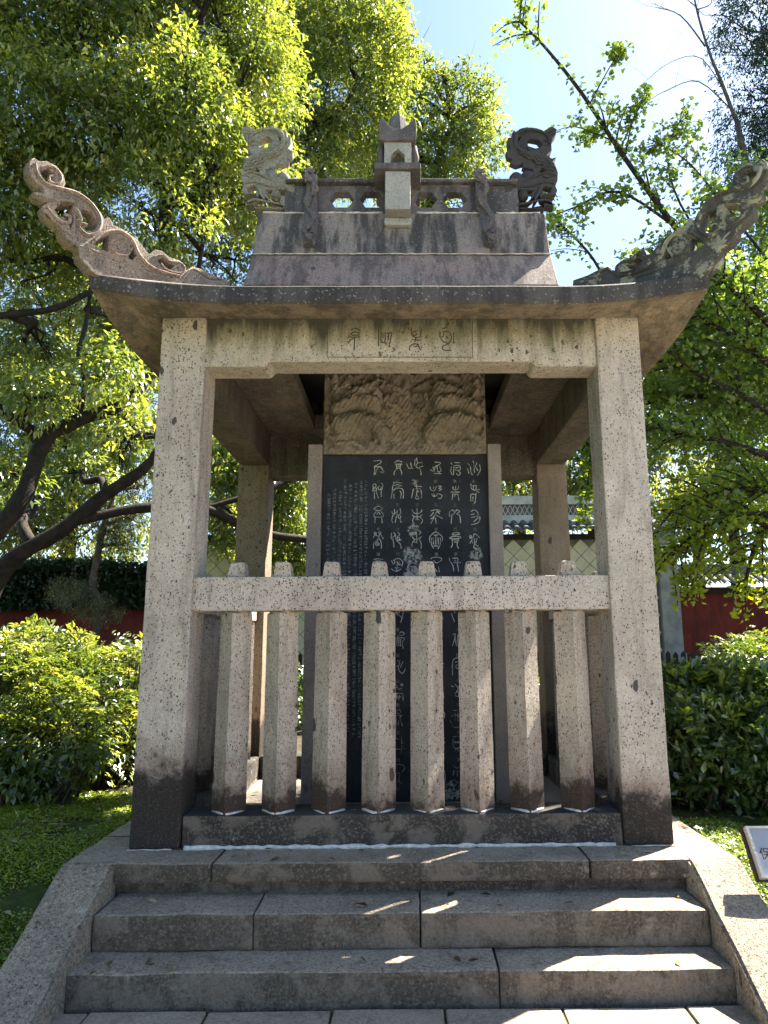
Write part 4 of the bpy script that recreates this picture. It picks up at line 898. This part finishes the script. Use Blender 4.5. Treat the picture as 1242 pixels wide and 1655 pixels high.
# leaning camphor at the left: two trunks leave the same root beyond the frame
root = (-6.6, 3.4, .3)
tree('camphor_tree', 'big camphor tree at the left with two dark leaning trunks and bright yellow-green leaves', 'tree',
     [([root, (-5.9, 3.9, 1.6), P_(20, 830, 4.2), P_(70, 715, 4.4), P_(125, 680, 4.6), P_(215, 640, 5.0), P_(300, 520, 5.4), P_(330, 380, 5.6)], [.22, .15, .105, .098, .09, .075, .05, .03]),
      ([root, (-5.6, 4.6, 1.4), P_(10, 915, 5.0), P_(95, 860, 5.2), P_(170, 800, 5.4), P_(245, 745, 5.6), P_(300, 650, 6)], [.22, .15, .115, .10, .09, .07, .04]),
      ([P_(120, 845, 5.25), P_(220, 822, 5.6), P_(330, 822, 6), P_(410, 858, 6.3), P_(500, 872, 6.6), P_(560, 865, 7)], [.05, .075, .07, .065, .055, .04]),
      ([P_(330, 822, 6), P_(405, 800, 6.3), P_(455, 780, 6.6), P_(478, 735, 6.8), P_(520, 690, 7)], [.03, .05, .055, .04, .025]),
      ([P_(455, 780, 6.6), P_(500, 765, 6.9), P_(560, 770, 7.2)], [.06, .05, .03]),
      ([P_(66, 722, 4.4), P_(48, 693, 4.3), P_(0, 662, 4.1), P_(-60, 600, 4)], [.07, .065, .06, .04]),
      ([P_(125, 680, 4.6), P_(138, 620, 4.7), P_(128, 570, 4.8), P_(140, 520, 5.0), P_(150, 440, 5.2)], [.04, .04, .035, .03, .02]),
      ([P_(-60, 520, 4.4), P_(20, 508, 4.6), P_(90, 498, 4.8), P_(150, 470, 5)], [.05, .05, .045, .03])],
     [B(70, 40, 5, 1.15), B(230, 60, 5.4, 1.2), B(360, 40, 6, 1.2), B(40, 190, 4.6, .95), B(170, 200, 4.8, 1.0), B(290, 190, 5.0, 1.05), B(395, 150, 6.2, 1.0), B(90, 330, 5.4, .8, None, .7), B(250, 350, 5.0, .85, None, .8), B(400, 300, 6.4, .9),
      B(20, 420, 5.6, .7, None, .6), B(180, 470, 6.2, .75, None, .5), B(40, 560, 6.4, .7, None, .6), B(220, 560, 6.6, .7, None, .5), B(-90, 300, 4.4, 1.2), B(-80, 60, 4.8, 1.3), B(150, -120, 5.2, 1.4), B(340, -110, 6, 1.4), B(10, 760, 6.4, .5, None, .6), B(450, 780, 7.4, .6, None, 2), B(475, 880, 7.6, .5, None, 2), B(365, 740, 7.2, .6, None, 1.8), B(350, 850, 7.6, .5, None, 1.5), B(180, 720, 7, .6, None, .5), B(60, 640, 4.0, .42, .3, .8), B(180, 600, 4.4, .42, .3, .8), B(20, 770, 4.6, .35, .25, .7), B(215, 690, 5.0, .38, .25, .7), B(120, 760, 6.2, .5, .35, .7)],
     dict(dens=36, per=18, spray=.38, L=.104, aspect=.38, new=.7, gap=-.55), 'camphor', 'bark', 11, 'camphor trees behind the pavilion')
tree('camphor_tree', 'tall camphor tree behind the left half of the roof, dark upright trunk showing', 'tree',
     [([(at(285, 900, 9).x, 9.6, .5), P_(275, 600, 9.4), P_(268, 400, 9.2), P_(275, 290, 9.2), P_(330, 120, 9.4), P_(400, -60, 9.6)], [.26, .2, .15, .13, .10, .06]),
      ([P_(275, 330, 9.2), P_(430, 260, 9.6), P_(540, 190, 9.8), P_(580, 130, 10)], [.11, .09, .07, .04])],
     [B(440, 40, 9.5, 1.5), B(545, 30, 10, 1.35), B(600, 90, 10, 1.05), B(480, 150, 9.6, 1.3), B(585, 175, 10.2, 1.2), B(410, 260, 9.4, 1.2), B(330, 330, 9.4, 1.1, None, .7), B(500, 250, 10, 1.0), B(380, 420, 10, 1.0, None, .8), B(320, 200, 9.6, 1.4), B(420, -120, 10, 1.6), B(230, 420, 10, 1.1, None, .6), B(140, 620, 11, 1.1, None, .6)],
     dict(dens=24, per=17, spray=.44, L=.125, aspect=.38, new=.7, gap=-.55), 'camphor', 'bark', 12, 'camphor trees behind the pavilion')
tree('camphor_tree', 'round-topped tree rising behind the ridge finial against the sky', 'tree',
     [([(at(690, 900, 13).x, 13.2, .5), P_(690, 500, 13), P_(700, 300, 13), P_(730, 200, 13)], [.28, .2, .14, .06])],
     [B(655, 150, 13, 1.15), B(725, 180, 13, 1.2), B(765, 170, 13.2, .8), B(770, 240, 13, .9), B(700, 270, 13, 1.2), B(625, 250, 13, 1.2), B(560, 250, 13.5, 1.3), B(745, 130, 13, .5), B(640, 70, 13.4, .8), B(600, 10, 13.4, 1.2), B(720, 330, 13, 1.3)],
     dict(dens=14, per=15, spray=.46, L=.155, aspect=.36, new=.5, gap=-.45), 'camphor', 'bark', 13, 'camphor trees behind the pavilion')
tree('camphor_tree', 'camphor tree added out of view to shade the court at the left, beside the approach to the steps', 'tree', [([(-6.6, -2.2, -.05), (-6.5, -2.3, 2), (-6.3, -2.2, 4), (-6.3, -2.2, 6)], [.3, .22, .16, .06])],  # added unseen to block the left sky and darken the posts' left faces
     [((-6.2, -1.0, 4.0), (1.6, 1.6, 1.3), 1), ((-6.4, -3.4, 4.4), (1.8, 1.7, 1.4), 1), ((-6.0, -5.2, 4.6), (1.7, 1.6, 1.4), 1), ((-6.6, .2, 5.4), (1.6, 1.5, 1.3), 1), ((-6.3, -2.4, 6.2), (1.8, 1.8, 1.4), 1), ((-6.2, -4.0, 2.6), (1.3, 1.5, 1.0), 1), ((-6.3, -1.0, 2.5), (1.2, 1.3, .9), 1)],
     dict(dens=12, per=14, spray=.45, L=.15, aspect=.4, new=.5, gap=-.5), 'camphor', 'bark', 14)
# trees beyond the garden wall
far = [('bushy pale green tree beyond the wall, seen through the left bay', [(455, 800), (480, 880), (420, 730), (370, 720), (350, 640), (300, 760)], 14, 1.1, .6), ('yellow-green tree beyond the wall, seen beside the rear right column', [(835, 780), (800, 760), (850, 740), (840, 830)], 10.8, .75, .85),
       ('sunlit yellow tree beyond the wall, right of the front right column', [(1110, 790), (1160, 800), (1070, 810), (1130, 830)], 17, 1.1, 1.0), ('dark green tree beyond the wall, behind the right rear column', [(920, 740), (955, 770), (930, 800), (1000, 740)], 14, 1.1, .15),
       ('leafy tree far beyond the left red wall', [(60, 800), (130, 760), (30, 700), (200, 700), (90, 640), (240, 640), (160, 850), (20, 860)], 16, 1.5, .45), ('broad tree far beyond the left wall, behind the corner scroll', [(60, 480), (160, 520), (20, 600), (230, 520), (120, 400)], 18, 1.7, .45),
       ('tall green tree far beyond the right wall', [(1180, 700), (1230, 620), (1200, 500), (1150, 580), (1235, 780), (1060, 680)], 15, 1.5, .35)]
for i, (lab, pts, Y, r, nw) in enumerate(far):
    cxm = sum(p[0] for p in pts)/len(pts); pb = at(cxm, 800, Y+.3)
    tree('broadleaf_tree', lab, 'tree', [([(pb.x, Y+.3, .5), (pb.x+.1, Y+.3, pb.z-.4), (pb.x, Y+.2, pb.z+.8)], [.2, .15, .05])], [B(u, v, Y+(k % 3)*.4, r) for k, (u, v) in enumerate(pts)],
         dict(dens=11, per=13, spray=.5, L=.17, aspect=.42, new=nw, gap=-.6), 'camphor_far', 'bark', 30+i, 'trees beyond the garden walls')

# ginkgo at the right: leaf whorls along drooping shoots
def ginkgo():
    rng = np.random.default_rng(5); rr = random.Random(5); root = thing('ginkgo_tree', 'ginkgo at the right with dark limbs, fan leaves and long sparse shoots against the sky', 'tree', (6.4, 2.2, .4))
    m = MB(); tp = smooth_path([(6.4, 2.2, .35), (6.35, 2.3, 2), (6.2, 2.5, 4), (6.3, 2.6, 6.5), (6.4, 2.4, 9)], 4); m.tube(tp, [.26-.20*i/len(tp) for i in range(len(tp))], 10); m.build('trunk', M['bark'], root, True)
    shoots = []; fol = []
    def shoot(pts, r, den=1.0, sub=0, sublen=.7, name='limb', m=None):
        own = m is None; m = m or MB(); q = smooth_path(pts, 5); k = len(q); m.tube(q, [r*(1-.8*i/k) for i in range(k)], 6)
        shoots.append((q, den))
        for _ in range(sub):
            i = rr.randrange(k//4, k); d = (q[min(i+1, k-1)]-q[max(i-1, 0)]).normalized(); sd = Vector((rr.gauss(0, 1), rr.gauss(0, 1), rr.gauss(-.1, .8))); sd = (sd-d*sd.dot(d)).normalized()
            L_ = sublen*rr.uniform(.5, 1.2)*(1-.45*i/k); e = q[i]+d*L_*.65+sd*L_*.75; shoot([q[i], q[i].lerp(e, .5)+Vector((0, 0, .05)), e], max(.004, r*.3), den, 0, m=m)
        if own: m.build(name, M['bark'], root, True)
    # long shoots against the sky
    shoot([tuple(at(1240, 560, 3.6)), tuple(at(1090, 365, 3.2)), tuple(at(1010, 255, 3.0)), tuple(at(940, 150, 2.9)), tuple(at(880, 75, 2.8)), tuple(at(840, 35, 2.8))], .045, .85, 12, .7)
    shoot([tuple(at(1090, 365, 3.2)), tuple(at(1000, 310, 3.1)), tuple(at(930, 335, 3.0)), tuple(at(890, 350, 3))], .02, .8, 8, .45)
    shoot([tuple(at(985, 225, 3.0)), tuple(at(930, 205, 3.0)), tuple(at(890, 215, 3))], .01, .8, 4, .3)
    shoot([tuple(at(955, 165, 2.9)), tuple(at(985, 110, 2.9)), tuple(at(1003, 82, 2.9))], .01, .9, 3, .25)
    shoot([tuple(at(1000, 245, 3.0)), tuple(at(1035, 170, 2.9)), tuple(at(1043, 150, 2.9))], .01, .9, 4, .3)
    shoot([tuple(at(1000, 500, 4.0)), tuple(at(960, 420, 3.8)), tuple(at(910, 365, 3.7)), tuple(at(885, 340, 3.6))], .025, .9, 8, .6)
    shoot([tuple(at(1200, 480, 3.6)), tuple(at(1100, 330, 3.6)), tuple(at(1080, 240, 3.7)), tuple(at(1110, 180, 3.8))], .02, .7, 10, .6)
    shoot([tuple(at(1240, 420, 3.4)), tuple(at(1170, 330, 3.3)), tuple(at(1110, 260, 3.3)), tuple(at(1050, 225, 3.2))], .02, .8, 10, .6)
    # lower limbs reaching left, with hanging sprays
    for a, b, c, d in (((1300, 700), (1200, 640), (1120, 600), (1060, 560)), ((1300, 760), (1190, 720), (1100, 700), (1045, 690)), ((1300, 640), (1210, 560), (1140, 520), (1080, 500)), ((1320, 800), (1230, 790), (1150, 800), (1080, 830)), ((1280, 560), (1200, 480), (1130, 430), (1080, 410)), ((1300, 850), (1220, 830), (1130, 860), (1085, 900)), ((1300, 900), (1240, 850), (1215, 900), (1205, 950))):
        shoot([tuple(at(*a, 2.4)), tuple(at(*b, 2.6)), tuple(at(*c, 2.8)), tuple(at(*d, 3.0))], .045, 1.5, 16, .85)
    shoot([tuple(at(1150, 845, 2.9)), tuple(at(1125, 890, 2.9)), tuple(at(1110, 955, 2.9))], .010, 2.4, 6, .3)
    shoot([tuple(at(960, 700, 4.2)), tuple(at(950, 780, 4.2)), tuple(at(945, 850, 4.2))], .010, 2.2, 6, .3)
    shoot([tuple(at(1240, 660, 4.0)), tuple(at(1100, 640, 4.2)), tuple(at(980, 680, 4.2)), tuple(at(940, 730, 4.2))], .04, 2.0, 14, .7)
    # crown that reaches over the court to the right of the frame
    for i in range(9):
        z0 = 3.6+i*.42; a = i*2.4; L_ = 2.6-.05*i; b0 = tp[min(len(tp)-1, int(len(tp)*min(1, (z0-.3)/9)))]
        e = Vector((6.5+math.cos(a)*L_, 1.2+math.sin(a)*L_*1.35, z0+rr.uniform(.3, 1.0)))
        if e.x < .52*(e.y+D)*1.02+.1: e.x = .52*(e.y+D)*1.05+.6
        shoot([tuple(b0), tuple(b0.lerp(e, .5)+Vector((0, 0, .25))), tuple(e)], .05, 1.3, 10, 1.0)
    P_, D_, T_ = [], [], []
    for q, den in shoots:
        for a, b in zip(q[:-1], q[1:]):
            n = max(1, int((b-a).length*den*17+rr.random()))
            for _ in range(n):
                p = a.lerp(b, rr.random()); k = rr.choice((3, 4, 5)); tt = rr.random()*.5
                for _ in range(k):
                    d = Vector((rr.gauss(0, 1), rr.gauss(0, 1), rr.gauss(-.25, .8))); P_.append(p+d*.035); D_.append(d); T_.append(tt+rr.random()*.35)
    P_ = np.array([tuple(p) for p in P_]); D_ = np.array([tuple(p) for p in D_]); n = len(P_); N_ = np.array([0, 0, 1.])+rng.normal(0, .6, (n, 3)); Ls = .050*(.65+.6*rng.random(n)); low = np.clip((3.3-P_[:, 2])*.5, 0, .45)  # lower leaves get a brighter tint, backlight put into their colour
    leaf_mesh('crown', P_, D_, N_, Ls, Ls*1.0, np.clip(np.array(T_)+low, 0, 1), M['ginkgo'], root, 'fan'); print('ginkgo leaves', n)
    leaf_mesh('inner_crown', *blob_leaves([B(1160, 620, 3.6, .95), B(1230, 520, 3.6, .9), B(1210, 740, 3.4, .8), B(1150, 480, 4.2, .8), B(1220, 400, 4.4, .8), B(1090, 560, 4.4, .7), B(1140, 840, 3.6, .5), B(1210, 330, 4.4, .6), B(1060, 440, 4.6, .5)], rng, dens=34, per=14, spray=.35, L=.060, aspect=1.0, new=.3, gap=-.35, droop=.6, seed=5), M['ginkgo'], root, 'fan')
ginkgo()
# dark evergreen and bare branches at the top right
tree('evergreen_tree', 'dark blue-green evergreen at the upper right edge', 'tree', [([(7.4, 7.2, .4), (7.3, 7.2, 4), (7.2, 7.1, 8), (7.1, 7, 11)], [.3, .24, .16, .06])],
     [B(1225, 60, 6.6, .8), B(1240, 150, 6.6, .9), B(1215, 230, 6.4, .65), B(1260, 0, 6.8, 1.2), B(1290, 200, 6.8, 1.2), B(1275, 330, 6.8, 1.0), B(1250, -100, 7, 1.1), B(1200, 280, 6.4, .5)], dict(dens=34, per=16, spray=.3, L=.085, aspect=.3, new=.1, gap=-.4), 'conifer', 'bark', 51)
bt = thing('bare_tree', 'thin bare branches reaching up against the sky at the top right', 'tree', (6.9, 6.2, .4)); rr = random.Random(9)
def bare(pts, r, sub, m):
    q = smooth_path([tuple(at(*p, 6.0)) for p in pts], 4); k = len(q); m.tube(q, [r*(1-.75*i/k) for i in range(k)], 5)
    for _ in range(sub):
        i = rr.randrange(k//3, k); e = q[i]+Vector((rr.gauss(-.2, .5), rr.gauss(0, .3), rr.gauss(.25, .4))); m.tube(wiggle(q[i], e, 4, .10, rr), [r*.25, r*.2, r*.16, r*.12, r*.06], 4)
m = MB(); m.tube(smooth_path([(6.9, 6.2, .4), (6.7, 6.1, 4), (6.0, 6.0, 6.5), tuple(at(1192, 200, 6))], 4), [.14-.008*i for i in range(13)], 6); m.build('trunk', M['bark_grey'], bt, True)
m = MB(); bare([(1192, 200), (1165, 130), (1145, 80), (1125, 10), (1118, -40)], .035, 5, m); bare([(1140, 75), (1100, 25), (1060, 12)], .016, 5, m); bare([(1185, 180), (1130, 132), (1080, 145), (1040, 168)], .012, 4, m); bare([(1180, 165), (1135, 95), (1085, 100), (1040, 135)], .010, 4, m); bare([(1128, 15), (1150, 5), (1145, -20)], .012, 2, m)
m.build('limb', M['bark_grey'], bt, True)
# juniper leaning in front of the left red wall
jp = [P_(158, 985, 6.4), P_(150, 945, 6.4), P_(158, 900, 6.4), P_(168, 850, 6.4), P_(185, 800, 6.5)]; jb = at(155, 1080, 6.4)
tree('juniper', 'small juniper with crooked bare stem in front of the left red wall', 'tree', [([(jb.x, 6.4, .5)]+jp, [.06, .055, .05, .05, .045, .02])],
     [B(130, 965, 6.2, .36, .22), B(165, 990, 6.2, .30, .16), B(105, 950, 6.3, .22, .15), B(185, 860, 6.4, .30, .18), B(215, 840, 6.4, .30, .2), B(200, 880, 6.4, .25, .15), B(160, 830, 6.6, .28, .2), B(225, 790, 6.6, .3, .2)],
     dict(dens=190, per=18, spray=.16, L=.045, aspect=.16, new=.5, gap=-.7, droop=.3), 'juniper', 'bark_grey', 61, thick=.02)
# evergreen top on the left red wall
ih = thing('wall_hedge', 'dark glossy evergreen growth clipped flat along the top of the left red wall', 'hedge', (-7, WY, 2.3))
rng = np.random.default_rng(8); n = 26000; zt0 = at(150, 978, WY).z; zt1 = at(150, 905, WY).z
pos = np.stack([rng.uniform(-12, -4.3, n), WY-.32+.30*rng.random(n)**2+.05*np.sin(rng.random(n)*40), rng.uniform(zt0-.05, zt1, n)], 1); pos[:, 1] += .10*pnoise(pos, 2.2); pos[:, 2] += .08*pnoise(pos, 1.8, 3)
Ls = .085*(.7+.6*rng.random(n)); top = np.clip((pos[:, 2]-zt1+.22)*3.2, 0, .7)
leaf_mesh('foliage', pos, rng.normal(0, .7, (n, 3))+np.array([0, -.5, -.6]), rng.normal(0, .5, (n, 3))+np.array([0, -.6, .8]), Ls, Ls*.6, np.clip(rng.random(n)*.35+top*rng.random(n), 0, 1), M['ivy'], ih)
m = MB(); m.box((-12, WY-.05, zt0-.02), (-4.3, WY+.30, zt1-.15)); m.build('stems', M['darkwood'], ih)

# ------------------------------------------------------------------ shrubs
def fronds(blobs, rng, dens=60, Lf=.30, L=.05, new=.6, gap=-.3, seed=0):
    P0, D0, N0, T0 = [], [], [], []
    for b in blobs:
        c = np.array(b[0]); r = np.array(b[1]); n = max(6, int((r[0]*r[1]+r[1]*r[2]+r[0]*r[2])/3*12.6*dens)); d = unit(rng.normal(size=(n, 3))); rad = .25+.8*rng.random(n)**.6
        q = c+d*r*rad[:, None]; kp = pnoise(q, 3.0, seed) > gap+rng.normal(0, .15, n); q, d, rad = q[kp], d[kp], rad[kp]; n = len(q)
        a = unit(d*np.array([1, 1, .5])+np.array([0, 0, .35])+rng.normal(0, .35, (n, 3))); sd = unit(np.cross(a, np.array([0, 0, 1.])+rng.normal(0, .25, (n, 3)))); nn = np.cross(sd, a)
        k = 30; t = .12+.88*rng.random((n, k, 1)); sg = np.where(rng.random((n, k, 1)) < .5, -1., 1.); w_ = Lf*.48*(1-.65*t)*rng.random((n, k, 1))
        P0.append((q[:, None]+a[:, None]*t*Lf+sd[:, None]*sg*w_-np.array([0, 0, 1.])*(t**2+(w_/Lf)**2)*Lf*.38).reshape(-1, 3))
        D0.append((a[:, None]*.7+sd[:, None]*sg*.6-np.array([0, 0, 1.])*t*.5+rng.normal(0, .18, (n, k, 3))).reshape(-1, 3)); N0.append((nn[:, None]+rng.normal(0, .22, (n, k, 3))).reshape(-1, 3))
        T0.append(np.clip(.08+.3*rng.random((n, k))+((rng.random(n) < new)*(rad > .6)*(.3+.6*rng.random(n)))[:, None], 0, 1).reshape(-1))
    P0, D0, N0, T0 = map(np.concatenate, (P0, D0, N0, T0)); Ls = L*(.65+.7*rng.random(len(P0))); return P0, D0, N0, Ls, Ls*.34, T0
def shrub(name, label, base, blobs, leaf, mat, seed, stems, kind='kite', group=None, singles=0):
    root = thing(name, label, 'shrub', base, group); rng = np.random.default_rng(seed); rr = random.Random(seed); m = MB()
    for b in blobs:
        for _ in range(stems):
            e = Vector(b[0])+Vector((rr.gauss(0, .5)*b[1][0], rr.gauss(0, .5)*b[1][1], rr.gauss(0, .4)*b[1][2])); a = Vector(base)+Vector((rr.gauss(0, .15), rr.gauss(0, .15), 0)); a.x = a.x*.4+e.x*.6; a.y = a.y*.5+e.y*.5; a.z = ground_z(a.x, a.y)-.03
            m.tube(wiggle(a, e, 4, .06, rr), [.011, .010, .008, .006, .003], 5)
    m.build('stems', M['twig'], root)
    L = fronds(blobs, rng, seed=seed, **leaf) if 'Lf' in leaf else blob_leaves(blobs, rng, seed=seed, **leaf); z = L[0][:, 2]; g = np.array([ground_z(x, y) for x, y in L[0][:, :2]]); keep = z > g+.03; L = [a[keep] for a in L]
    o = leaf_mesh('foliage', *L, M[mat], root, kind); o['kind'] = 'stuff'
    return root
NL = dict(dens=70, Lf=.32, L=.052, new=.75, gap=-.25)
nd = [('feathery nandina shrub at the left frame edge, pale in the sun', [(30, 1110, 2.2, .42), (70, 1070, 2.5, .40), (10, 1190, 1.9, .36), (-40, 1100, 2.2, .5)]), ('feathery nandina shrub in the middle of the left bed', [(110, 1085, 2.3, .40), (130, 1150, 2.0, .36), (90, 1190, 1.7, .34), (60, 1150, 2.0, .4)]),
      ('feathery nandina shrub beside the left front column', [(180, 1100, 2.6, .34), (195, 1160, 2.5, .34), (180, 1215, 2.2, .28), (160, 1060, 2.8, .25)]), ('dark low shrub at the foot of the nandina bed', [(40, 1250, 1.5, .26), (95, 1245, 1.6, .24), (-10, 1240, 1.5, .3)])]
for i, (lab, bs) in enumerate(nd):
    p = at(bs[0][0], 1200, bs[0][2]); blobs = [B(u, v, Y, r*.8, r*.6) for u, v, Y, r in bs]; lf = dict(NL); rz = random.Random(i)
    for u, v, Y, r in bs[:3]:
        for _ in range(5): blobs.append(B(u+rz.uniform(-45, 45), v-rz.uniform(0, 32), Y+rz.uniform(-.2, .3), rz.uniform(.10, .18), rz.uniform(.06, .1)))
    if i == 3: lf = dict(dens=90, per=16, spray=.2, L=.075, aspect=.42, new=.1, gap=-.5)
    shrub('nandina_shrub' if i < 3 else 'low_shrub', lab, (p.x, p.y, ground_z(p.x, p.y)), blobs, lf, 'nandina', 70+i, 12, group='shrubs left of the pavilion')
# nandina leaves seen through the railing, behind the pavilion
for i, (lab, bs) in enumerate((('leafy shrub behind the pavilion, seen left of the stele between railing posts', [(470, 1110, 5.2, .35), (490, 1180, 5, .3), (420, 1120, 5.4, .35)]), ('leafy shrub behind the pavilion, seen right of the stele between railing posts', [(830, 1120, 5.2, .32), (860, 1150, 5.2, .35), (900, 1120, 5.4, .35)]))):
    p = at(bs[0][0], 1150, bs[0][2]); shrub('broadleaf_shrub', lab, (p.x, p.y, .4), [B(u, v, Y, r) for u, v, Y, r in bs], dict(dens=60, per=14, spray=.22, L=.085, aspect=.42, new=.4, gap=-.6), 'hedge', 80+i, 8, 'obov', 'shrubs behind the pavilion')
# broadleaf hedge at the right: whorls of obovate leaves
hl = dict(dens=95, per=14, spray=.13, L=.088, aspect=.42, new=.12, gap=-.6, droop=-.1, shell=.5)
hg = [('glossy broadleaf shrub next to the right front column', [(1105, 1130, 1.6, .26), (1120, 1190, 1.3, .30), (1110, 1245, 1.3, .24), (1085, 1160, 2.0, .25)]), ('glossy broadleaf shrub in the middle of the right bed', [(1175, 1135, 1.5, .28), (1185, 1200, 1.3, .32), (1180, 1255, 1.2, .24)]), ('glossy broadleaf shrub at the right frame edge above the sign', [(1240, 1140, 1.4, .28), (1250, 1200, 1.2, .32), (1250, 1260, 1.1, .26), (1310, 1190, 1.2, .4)])]
lm = leaf_mesh('leaf', np.zeros((1, 3)), np.array([[1., 0, 0]]), np.array([[0, 0, 1.]]), np.array([.098]), np.array([.046]), np.array([.85]), M['hedge'], None, 'obov'); lme = [lm.data]
for tt in (.55, .7, 1.0):
    me2 = lm.data.copy(); me2.attributes['tint'].data.foreach_set('value', [tt]*len(me2.polygons)); lme.append(me2)
bpy.data.objects.remove(lm)
for i, (lab, bs) in enumerate(hg):
    p = at(bs[0][0], 1250, 1.4); blobs = [B(u, v, Y, r) for u, v, Y, r in bs]; root = shrub('broadleaf_shrub', lab, (p.x, 1.5, .38), blobs, hl, 'hedge', 90+i, 10, 'obov', 'shrubs right of the pavilion')
    rr = random.Random(i)
    for k in range(15):      # top whorls, leaf by leaf, sunlight put into their bright tint
        b = blobs[0] if k % 3 else blobs[1]; c = Vector(b[0]); a = rr.uniform(math.pi*.9, math.pi*2.1); e = rr.uniform(.35, 1.3); tip = c+Vector((math.cos(a)*math.cos(e)*b[1][0], math.sin(a)*math.cos(e)*b[1][1], math.sin(e)*b[1][2]))*1.04; a0 = rr.random()*6.28
        for j in range(6):
            o = link(bpy.data.objects.new('leaf', lme[rr.randrange(4)])); par(o, root); o.location = tip; o.rotation_euler = (rr.uniform(-.3, .3), -rr.uniform(.25, .95), a0+j*1.05+rr.uniform(-.2, .2)); s = rr.uniform(.75, 1.15); o.scale = (s, s, s)
p = at(1220, 1075, 3.5); shrub('nandina_shrub', 'feathery nandina shrub in front of the right red wall', (p.x, p.y, .4), [B(1215, 1080, 3.5, .4, .25), B(1160, 1125, 3.4, .3, .2), B(1260, 1075, 3.4, .4, .3), B(1240, 1110, 3.2, .35, .3)], dict(NL, new=.3), 'nandina', 97, 10)

# ------------------------------------------------------------------ ground cover and litter
rng = np.random.default_rng(21)
def cover(name, label, boxes, n, L, tint0, mat, cat, dens_fn=None):
    P0 = []
    for x0, x1, y0, y1, k in boxes: P0.append(np.stack([rng.uniform(x0, x1, int(n*k)), rng.uniform(y0, y1, int(n*k))], 1))
    q = np.concatenate(P0); q3 = np.concatenate([q, np.zeros((len(q), 1))], 1)
    keep = pnoise(q3, 3.1, 2)+.5*pnoise(q3, 9, 4) > -.42+.45*rng.random(len(q))-.1; q = q[keep]
    keep = ~((np.abs(q[:, 0]) < 1.80) & (q[:, 1] > -1.17) & (q[:, 1] < 3.06)); q = q[keep]; k = len(q)
    z = np.array([ground_z(x, y) for x, y in q])+rng.random(k)*.035; pos = np.concatenate([q, z[:, None]], 1); Ls = L*(.6+.8*rng.random(k))
    o = leaf_mesh(name, pos, rng.normal(0, 1, (k, 3))*np.array([1, 1, .35])+np.array([0, 0, .25]), np.array([0, 0, 1.])+rng.normal(0, .35, (k, 3)), Ls, Ls*.75, np.clip(tint0+.55*rng.random(k)+.25*pnoise(np.concatenate([q, z[:, None]], 1), 3), 0, 1), M[mat], None, 'kite')
    o['kind'] = 'stuff'; tag(o, label, cat); return o
cover('ground_cover', 'low bright green ground cover and moss beside the platform', [(-3.6, -1.78, -1.6, 1.9, 1.25), (1.78, 3.2, -1.2, .9, .55)], 70000, .015, .25, 'moss', 'ground cover')
def litter():
    P0 = []
    for x0, x1, y0, y1, n, zf in ((-3.4, -1.85, -1.3, 1.0, 110, None), (1.85, 3.2, -1.0, 1.6, 120, None), (-1.2, 1.45, -.24, -.03, 7, P+.003), (-1.45, 1.45, -.47, -.27, 8, .302), (-1.45, 1.45, -.70, -.52, 9, .138), (-1.15, -.4, .35, 1.15, 60, P-.008), (.4, 1.15, .35, 1.15, 50, P-.008), (-1.15, 1.15, 1.5, 2.1, 60, P-.008), (-3.2, -1.9, .6, 2.2, 120, None)):
        for _ in range(n):
            x = random.uniform(x0, x1); y = random.uniform(y0, y1); P0.append((x, y, (zf if zf else ground_z(x, y)+.03)+random.random()*.012))
    k = len(P0); Ls = .065*(.6+.7*rng.random(k)); o = leaf_mesh('fallen_leaves', np.array(P0), rng.normal(0, 1, (k, 3))*np.array([1, 1, .12]), np.array([0, 0, 1.])+rng.normal(0, .25, (k, 3)), Ls, Ls*.42, rng.random(k), M['dryleaf'], None, 'kite')
    o['kind'] = 'stuff'; tag(o, 'dry fallen leaves scattered on the moss and the pavilion floor', 'leaves')
litter()

# ------------------------------------------------------------------ information sign at the right
sg = thing('information_sign', 'tilted metal information sign with pale frame beside the right cheek stone', 'sign', (2.35, -.45, 0))
tl = at(1204, 1336, -.38); bl = at(1231, 1420, -.50); upv = tl-bl; rv = Vector((1, 0, 0)); nv = rv.cross(upv).normalized()
def sign_box(a0, a1, b0, b1, t0, t1):
    m = MB(); m.box((0, 0, 0), (1, 1, 1)); m.v = [tuple(bl+rv*(a0+(a1-a0)*x)+upv*(b0+(b1-b0)*z)+nv*(t1+(t0-t1)*y)) for x, y, z in m.v]; return m
SWd = .46; sign_box(.012, SWd-.012, .04, .96, -.02, .004).build('panel', M['metal'], sg)
for q in ((0, .014, 0, 1), (SWd-.014, SWd, 0, 1), (.015, SWd-.015, 0, .045), (.015, SWd-.015, .955, 1)): sign_box(*q, -.024, .010).build('frame', M['metal_frame'], sg)
sign_box(-.006, SWd+.006, -.02, 1.02, -.06, -.025).build('backing', M['sign_post'], sg)
m = MB(); c = bl+rv*SWd/2+upv*.5-nv*.05; m.tube([(c.x, c.y+.05, ground_z(c.x, c.y)-.1), (c.x, c.y+.02, c.z)], .04, 8); m.build('post', M['sign_post'], sg)
rot = Matrix((rv, upv.normalized(), nv)).transposed().to_4x4()
pos = bl+rv*.152+upv*.44+nv*.0065
text_obj('lettering', '保护文物', .062, pos-rv*.0, rot, M['sign_post'], sg)
